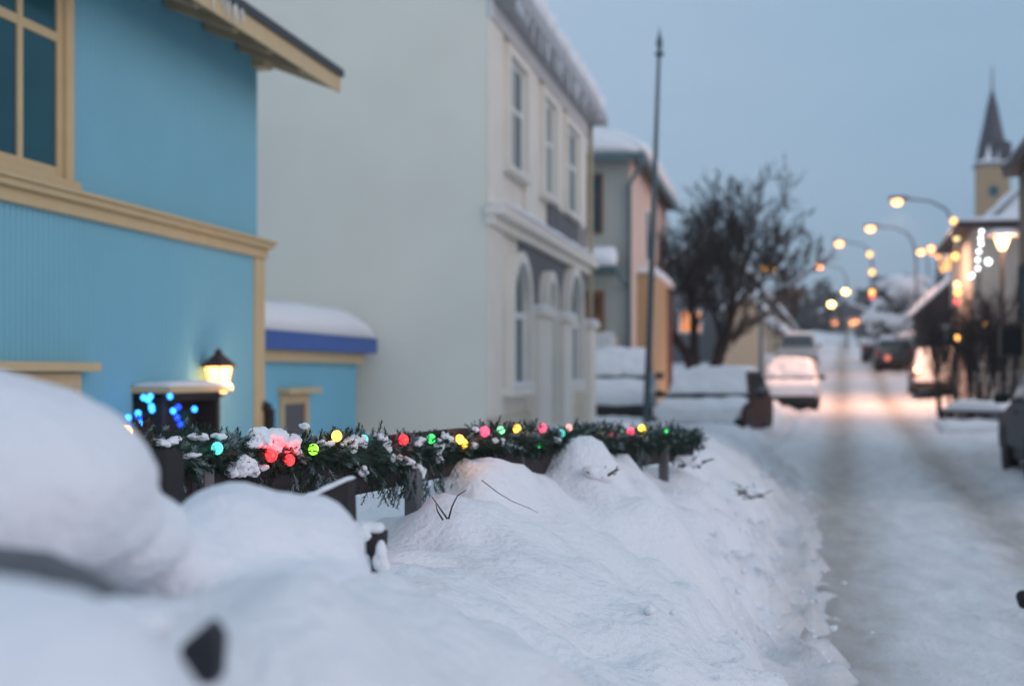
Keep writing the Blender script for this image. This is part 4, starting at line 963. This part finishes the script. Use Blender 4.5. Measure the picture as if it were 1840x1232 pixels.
# warm light over the road from the lamp that stands in the blurred middle: real lamp heads above carry it
# left lamppost with three globes
Y = 56; x = (1368-920)/FPX*Y; zb_ = gz(x, Y)
lp = thing('globe_lamp', 'teal lamppost with a cluster of three amber globes right of the bare tree', 'street lamp', (x, Y, zb_), 0)
MB().path([(0,0,-.3), (0,0,zz(478,Y)-zb_)], [.10,.06], 10).build('post', TEALP, lp, smooth=True)
GLB = EM('amber_globe', (1.0, .48, .11), 5)
for px, py in ((1382,472),(1372,484),(1387,484)):
    q = P(px, py, Y)
    MB().ball((q.x-x, 0, q.z-zb_), .13, 12).build('globe', GLB, lp, smooth=True)
mb = MB(); mb.path([(0,0,zz(490,Y)-zb_), (.2,0,zz(490,Y)-zb_), (.42,0,zz(486,Y)-zb_)], .03, 6); mb.build('arm', TEALP, lp)
# shaded lamp
Y = 33; x = (1801-920)/FPX*Y; zb_ = gz(x, Y); zt2 = zz(432, Y)-zb_
sl2 = thing('shaded_lamp', 'lit garden lamp with a wide flat shade on a thin post at right', 'street lamp', (x, Y, zb_), 0)
MB().path([(0,0,-.3), (0,0,zt2-.22)], [.06,.045], 10).build('post', DKWOOD, sl2, smooth=True)
WSH = M('pinkish_enamel_shade', (.75,.62,.55), .5, .1, 6)
MB().lathe([(.36,.10),(.36,.125),(.12,.20),(.05,.26)], (0,0,zt2), 20).build('shade', WSH, sl2, smooth=False)
MB().lathe([(.06,-.22),(.13,-.05),(.16,.06),(.10,.11)], (0,0,zt2), 16).build('globe', EM('warm_globe', (1.0,.58,.26), 7), sl2, smooth=True)
mb = MB(); snow_pad(mb, (-.3,-.3,zt2+.14), (.3,-.3,zt2+.14), (.3,.3,zt2+.14), (-.3,.3,zt2+.14), .12, 2, pw=3); mb.build('snow_cap', SNOWF, sl2, smooth=True)
lamp_light(sl2, (0,-.25,zt2-.1), (1,.55,.3), 60, .12)
# low white lamp by the left cars
Y = 72; q = P(1457, 613, Y); zb_ = gz(q.x, Y)
pb = thing('post_lamp', 'bright white lamp on a low post above the left row of cars', 'street lamp', (q.x, Y, zb_), 0)
MB().path([(0,0,-.2), (0,0,q.z-zb_-.1)], .04, 8).build('post', TEALP, pb)
MB().ball((0,0,q.z-zb_), .14, 12).build('globe', EM('white_lamp', (1.0,.86,.66), 26), pb, smooth=True)
MB().lathe([(.17,.12),(.17,.14),(.03,.2)], (0,0,q.z-zb_), 12).build('cap', TEALP, pb)
# strings of bulbs on lamp posts
AMB = EM('amber_string_bulb', (1.0,.48,.11), 3.6); PAL = EM('pale_string_bulb', (1.0,.82,.40), 2.0); PNK = EM('pink_string_bulb', (1.0,.12,.14), 1.6)
def pole_string(label, Y, lst, r):
    q0 = P(lst[-1][0], lst[-1][1], Y); t = thing('light_string', label, 'lights', q0, 0); cab = MB(); pr = None
    for px, py, m in lst:
        q = P(px, py, Y); MB().ball(q, r, 10).build('bulb', m, t, smooth=True, world=True)
        if pr is not None: cab.path([pr, q], .012, 4)
        pr = q
    cab.build('cable', BLACK, t, world=True)
pole_string('string of amber and pink bulbs down the nearest lamp post', 44.85, [(1714,397,AMB),(1719,411,PNK),(1719,427,PAL),(1717,461,AMB),(1720,512,PAL),(1721,525,AMB),(1720,542,PNK)], .105)
pole_string('string of amber bulbs down the third lamp post', 79.8, [(1563,457,AMB),(1567,489,AMB),(1567,525,AMB),(1567,533,PNK),(1567,569,PAL)], .15)
pole_string('amber bulbs scattered low in the bare shrubs', 35.5, [(1772,584,AMB),(1720,607,AMB)], .07)
# lit conifer
Y = 72; q = P(1690, 470, Y)
lt = conifer('lit_spruce', 'dark spruce hung with amber fairy lights above the timber house roof', (q.x, Y, zr(Y)+.2), zz(432, Y)-zr(Y)-.2, 1.0, CONIF, None, 31)
AMD = EM('dim_amber_bulb', (1.0,.40,.08), 2.5); rg = random.Random(6)
for i in range(16):
    b = P(1700+rg.gauss(0,9), 465+rg.uniform(-14,24), Y-1.0); MB().ball(b, .085, 8).build('bulb', AMD, lt, smooth=True, world=True)
for px, py in ((1674,455),(1694,485),(1679,521),(1670,528),(1712,517)): MB().ball(P(px, py, Y-1.1), .11, 8).build('bulb', AMD, lt, smooth=True, world=True)

# ------------------------------------------------------------------ cars
def paint(n, c): return M(n, c, .3, .05, 3, spec=.5)
TAIL = M('red_tail_lamp', (.30,.02,.015), .25, .1, 10); HEADL = M('clear_headlamp', (.5,.52,.54), .15, .1, 10)
def car(label, loc, rz, body, L=4.2, Wc=1.72, Hh=1.45, van=False, snow=('roof',), lit=None, tail_lit=None, group='cars parked along the street'):
    """front is +y"""
    t = thing('parked_car', label, 'car', loc, rz, group); w = Wc/2; f = L/2
    hood = .55 if van else 1.0; belt = 1.05 if van else .92
    poly = [(f,.30),(f+.02,.50),(f-.05,.70),(f-hood,belt-.04),(f-hood-.3,belt),(-f+.05,belt),(-f-.02,.60),(-f,.30)]
    mb = MB(); mb.prism(poly, 'x', -w, w); bd = mb.build('body', body, t, bevel=.07, seg=3)
    yb0, yb1 = -f+.06, f-hood-.08; yt0, yt1 = (-f+.18, f-hood-.75) if van else (-f+.42, f-hood-.85)
    wb, wt = w-.03, w-(.14 if van else .21)
    lo = [(-wb,yb0,belt-.02),(wb,yb0,belt-.02),(wb,yb1,belt-.02),(-wb,yb1,belt-.02)]; hi = [(-wt,yt0,Hh),(wt,yt0,Hh),(wt,yt1,Hh),(-wt,yt1,Hh)]
    MB().hexa(lo, hi).build('cabin', body, t, bevel=.05, seg=3)
    lo = [Vector(v) for v in lo]; hi = [Vector(v) for v in hi]
    def panel(a, b, c, d, u0, u1, v0, v1, name, mat, off=.012, parent=None):
        g = lambda u, v: a.lerp(b, u).lerp(d.lerp(c, u), v)
        n = (b-a).cross(d-a).normalized()
        q = [g(u0,v0), g(u1,v0), g(u1,v1), g(u0,v1)]
        if n.dot(g(.5,.5)-Vector((0,(yb0+yb1)/2,belt))) < 0: n = -n
        return MB().hexa([x-n*.01 for x in q], [x+n*off for x in q]).build(name, mat, parent or t)
    panel(lo[3], lo[2], hi[2], hi[3], .05,.95,.08,.92, 'windscreen', CGLASS)
    panel(lo[0], lo[1], hi[1], hi[0], .08,.92,.15,.88, 'rear_window', CGLASS)
    for a, b, c, d in ((lo[0],lo[3],hi[3],hi[0]), (lo[1],lo[2],hi[2],hi[1])):
        panel(a, b, c, d, .10,.50,.14,.88, 'side_window', CGLASS); panel(a, b, c, d, .54,.90,.14,.88, 'side_window', CGLASS)
    for sx in (-1, 1):
        for y in (f-.80, -f+.78):
            wheel = MB(); n = 20
            ring = lambda r, x: [(x, y+r*math.cos(2*math.pi*i/n), .315+r*math.sin(2*math.pi*i/n)) for i in range(n)]
            x0, x1 = sx*(w-.20), sx*(w+.012)
            prof = [(.18,x1-sx*.03),(.22,x1),(.29,x1),(.315,x1-sx*.03),(.315,x0),(.2,x0)]
            k = 0; vs_ = []; fs_ = []
            for r_, x_ in prof: vs_ += ring(r_, x_)
            for j in range(len(prof)-1):
                for i in range(n): fs_.append((j*n+i, j*n+(i+1)%n, (j+1)*n+(i+1)%n, (j+1)*n+i))
            wheel.add(vs_, fs_); tw_ = wheel.build('wheel', TYRE, t, smooth=True)
            rm = MB(); rm.add(ring(.19, x1-sx*.035)+ring(.05, x1-sx*.015), [tuple(range(n-1,-1,-1)), tuple(range(n,2*n))]+[(i,(i+1)%n,n+(i+1)%n,n+i) for i in range(n)]); rm.build('rim', RIM, tw_)
            ar = MB(); ar.add(ring(.37, sx*(w+.004))+ring(.37, sx*(w-.05)), [tuple(range(n)), tuple(range(2*n-1,n-1,-1))]+[(i,(i+1)%n,n+(i+1)%n,n+i) for i in range(n)]); ar.build('wheel_arch', PLAST, t)
        MB().box((sx*(w-.24), f-.02, .60), (.34,.10,.14)).build('headlight', lit or HEADL, t, bevel=.03)
        MB().box((sx*(w-.12), -f+.03, .74), (.2,.12,.26)).build('tail_light', tail_lit or TAIL, t, bevel=.02)
        m_ = MB(); m_.box((sx*(w+.10), yb1-.35, belt+.07), (.2,.10,.14)); m_.build('mirror', PLAST, t, bevel=.03)
        MB().bb((sx*(w+.002), -.25, .80), (sx*(w+.03), -.08, .83)).build('door_handle', PLAST, t)
    MB().bb((-w+.02, f-.12, .22), (w-.02, f+.06, .44)).build('bumper', PLAST, t, bevel=.04); MB().bb((-w+.02, -f-.06, .24), (w-.02, -f+.12, .48)).build('bumper', PLAST, t, bevel=.04)
    MB().bb((-w+.08, -f+.15, .16), (w-.08, f-.15, .32)).build('underside', PLAST, t)
    th = .13
    def cover(mb, nm):
        o = mb.build(nm, SNOWF, t, smooth=True)
        m = o.modifiers.new('merge', 'REMESH'); m.mode = 'VOXEL'; m.voxel_size = .04; m.use_smooth_shade = True
        m = o.modifiers.new('soft', 'SMOOTH'); m.iterations = 5
        m = o.modifiers.new('lumps', 'DISPLACE'); m.texture = cloud(.35); m.strength = .09; m.mid_level = .5
    if 'roof' in snow:
        mb = MB(); snow_pad(mb, hi[0]+Vector((.0,-.03,-.01)), hi[1]+Vector((-.0,-.03,-.01)), hi[2]+Vector((-.0,-.12,-.01)), hi[3]+Vector((.0,-.12,-.01)), th, loc[1], 14, 16, pw=4, rough=.7); cover(mb, 'roof_snow') if 'front' not in snow else None
    if 'front' in snow:
        snow_pad(mb, lo[3].lerp(hi[3],.11)+Vector((-.02,.03,-.0)), lo[2].lerp(hi[2],.11)+Vector((.02,.03,-.0)), hi[2]+Vector((.0,.0,.04)), hi[3]+Vector((-.0,.0,.04)), .06, loc[1]+1, 16, 12, pw=5, rough=.6)
        snow_pad(mb, (-w+.02,f-hood-.05,belt-.03), (w-.02,f-hood-.05,belt-.03), (w-.04,f+.02,.68), (-w+.04,f+.02,.68), .09, loc[1]+2, 16, 12, pw=4, rough=.7)
        snow_pad(mb, (-w+.06,f+.045,.42), (w-.06,f+.045,.42), (w-.06,f-.02,.76), (-w+.06,f-.02,.76), .07, loc[1]+3, 16, 10, n=(0,1,.15), pw=3, rough=.7); cover(mb, 'snow_cover')
    if 'rear' in snow:
        mb = MB(); snow_pad(mb, lo[0]+Vector((-.02,-.06,-.02)), lo[1]+Vector((.02,-.06,-.02)), hi[1]+Vector((.05,0,.06)), hi[0]+Vector((-.05,0,.06)), .09, loc[1]+1, 16, 12, pw=8, n=(0,-.9,.4))
        snow_pad(mb, (-w+.02,-f-.01,.42), (w-.02,-f-.01,.42), (w-.03,-f+.05,belt+.02), (-w+.03,-f+.05,belt+.02), .07, loc[1]+3, 16, 10, n=(0,-1,.1)); mb.build('rear_snow', SNOWF, t, smooth=True)
    return t
def carloc(px, Y, dz=0): 
    x = (px-920)/FPX*Y; return (x, Y, gz(x, Y)+dz)
PI = math.pi
TEALC = paint('grey_teal_paint', (.20,.29,.32)); MAROON = M('dark_red_paint', (.04,.009,.007), .6, .1, 3, spec=.15); WHITEC = paint('white_car_paint', (.62,.64,.66)); NAVYC = paint('navy_black_paint', (.012,.018,.026)); SLATE = paint('slate_blue_paint', (.05,.09,.12)); SILV = paint('silver_paint', (.30,.34,.36))
Yv = 34; x = (1115-920)/FPX*Yv
car('boxy grey-blue van under a coat of snow beside the white house', (x, Yv, .22), PI-TH+R(4), TEALC, 4.4, 1.68, 1.66, True, ('roof','front'))
Yc_ = 30.2; x = (1285-920)/FPX*Yc_
car('dark red car with its bonnet and windscreen buried in snow', (x, Yc_, -.03), PI-RD-R(5), MAROON, 4.2, 1.90, 1.46, False, ('roof','front'))
x, y, z = carloc(1420, 44, -.05); car('car wholly buried in snow behind the dark red car', (x, y, z-.1), PI-RD, WHITEC, 4.2, 1.75, 1.45, False, ('roof','front','rear'))
x, y, z = carloc(1434, 64, -.1); car('silver car with a bare grey windscreen and snowy roof on the left', (x, y, z), PI-RD, SILV, 4.0, 1.7, 1.5, False, ('roof',))
x, y, z = carloc(1682, 50, -.05); car('snow-covered car with dark side in front of the bare shrubs', (x, y, z), -RD, NAVYC, 4.2, 1.75, 1.5, False, ('roof','rear'))
x, y, z = carloc(1605, 67, -.06); car('dark slate car parked on the right, nearer of two dark cars', (x, y, z), -RD, SLATE, 4.2, 1.72, 1.4, False, ())
x, y, z = carloc(1578, 76, -.06); car('black car parked behind the dark slate one', (x, y, z), -RD, NAVYC, 4.2, 1.72, 1.45, False, ())
x, y, z = carloc(1862, 20.0, -.08); car('dark blue car cut off by the right edge with its wing mirror in view', (7.62, 18.9, .06), -RD, M('dark_blue_paint', (.02,.04,.055), .5, .1, 3, spec=.2), 4.3, 1.78, 1.5, False, ('roof',))
x, y, z = carloc(1553, 150, 0); car('tiny dark car at the far end of the street', (x, y, zr(150)), -RD, NAVYC, 4.2, 1.8, 1.5, False, ('roof',))
# reflector lights on cars seen as small discs
RL = EM('amber_marker', (1.0,.60,.30), 4.5); RL2 = EM('dim_red_marker', (1.0,.25,.14), 1.1)
def marker(label, px, py, Y, m, r):
    q = P(px, py, Y); t = thing('marker_lamp', label, 'lamp', q, 0); MB().ball((0,0,0), r, 10).build('globe', m, t, smooth=True)
    MB().path([(0,.0,-r*.9), (0,.05,-r*2)], r*.3, 6).build('stem', PLAST, t)
marker('small amber lamp at the rear corner of the snow-covered right-hand car', 1648, 664, 47.6, RL, .10)
marker('small dim red lamp on the tail of the dark slate car', 1595, 643, 64.4, RL2, .12)

# low plank wall with snow, right
pl_ = thing('plank_wall', 'low dark plank planter with snow on top beside the right pavement', 'planter', P(1748, 757, 31), 0)
a, b = P(1694, 757, 31.5), P(1805, 757, 30.5); a.z = gz(a.x, a.y)-.1; b.z = gz(b.x, b.y)-.1
n = (b-a).normalized().cross(Vector((0,0,1)))
zt3 = zz(738, 31)
for k in (-2, -1, 0, 1):
    z0 = zz(757,31)+k*.13; mb = MB(); q = [a.copy(), b.copy()]
    for v in q: v.z = z0
    mb.hexa([q[0], q[1], q[1]-n*.05, q[0]-n*.05], [v+Vector((0,0,.11)) for v in (q[0], q[1], q[1]-n*.05, q[0]-n*.05)]); mb.build('plank', DKWOOD, pl_, world=True, bevel=.008)
for f in (.02, .5, .98):
    q = a.lerp(b, f); mb = MB(); mb.bb((q.x-.05, q.y+.02, -.1), (q.x+.05, q.y+.12, zt3+.03)); mb.build('post', DKWOOD, pl_, world=True, bevel=.01)
mb = MB(); q = [a.copy(), b.copy()]
for v in q: v.z = zt3
snow_pad(mb, Vector((q[0].x-.2,q[0].y-.7,zz(757,31)-.28)), Vector((q[1].x+.2,q[1].y-.7,zz(757,31)-.28)), Vector((q[1].x+.2,q[1].y+.02,zz(757,31)-.06)), Vector((q[0].x-.2,q[0].y+.02,zz(757,31)-.06)), .16, 9, 20, 8, n=(0,-.4,1)); mb.build('snow_drift', SNOWF, pl_, smooth=True, world=True); mb = MB()
snow_pad(mb, q[0]+n*.02, q[1]+n*.02, q[1]-n*.9, q[0]-n*.9, .22, 3, 24, 10); mb.build('snow_cap', SNOWF, pl_, smooth=True, world=True)
# chunk of dark ice at the right edge
ck = blobs('ice_chunk', [(P(1838,1072,7.9), (.035,.05,.04)), (P(1846,1085,7.9), (.05,.05,.03))], BLACK, None, vox=.012, smooth=1, disp=.03, dsize=.05)
finish(ck, 'dark lump lying in the snow at the right edge of the road', 'lump')

# ------------------------------------------------------------------ winter haze
hz = MB().bb((-720, -32, -2), (820, 905, 46)).build('haze', SNOW, None)
hm = bpy.data.materials.new('thin_haze'); hm.use_nodes = True; hn = hm.node_tree.nodes; hn.clear()
ho = hn.new('ShaderNodeOutputMaterial'); hv = hn.new('ShaderNodeVolumePrincipled'); hv.inputs['Color'].default_value = (.95,.97,1,1); hv.inputs['Density'].default_value = .0009; hv.inputs['Anisotropy'].default_value = .2
hm.node_tree.links.new(hv.outputs[0], ho.inputs['Volume']); hz.data.materials.clear(); hz.data.materials.append(hm)
finish(hz, 'thin blue winter haze over the whole street', 'haze', kind='stuff')
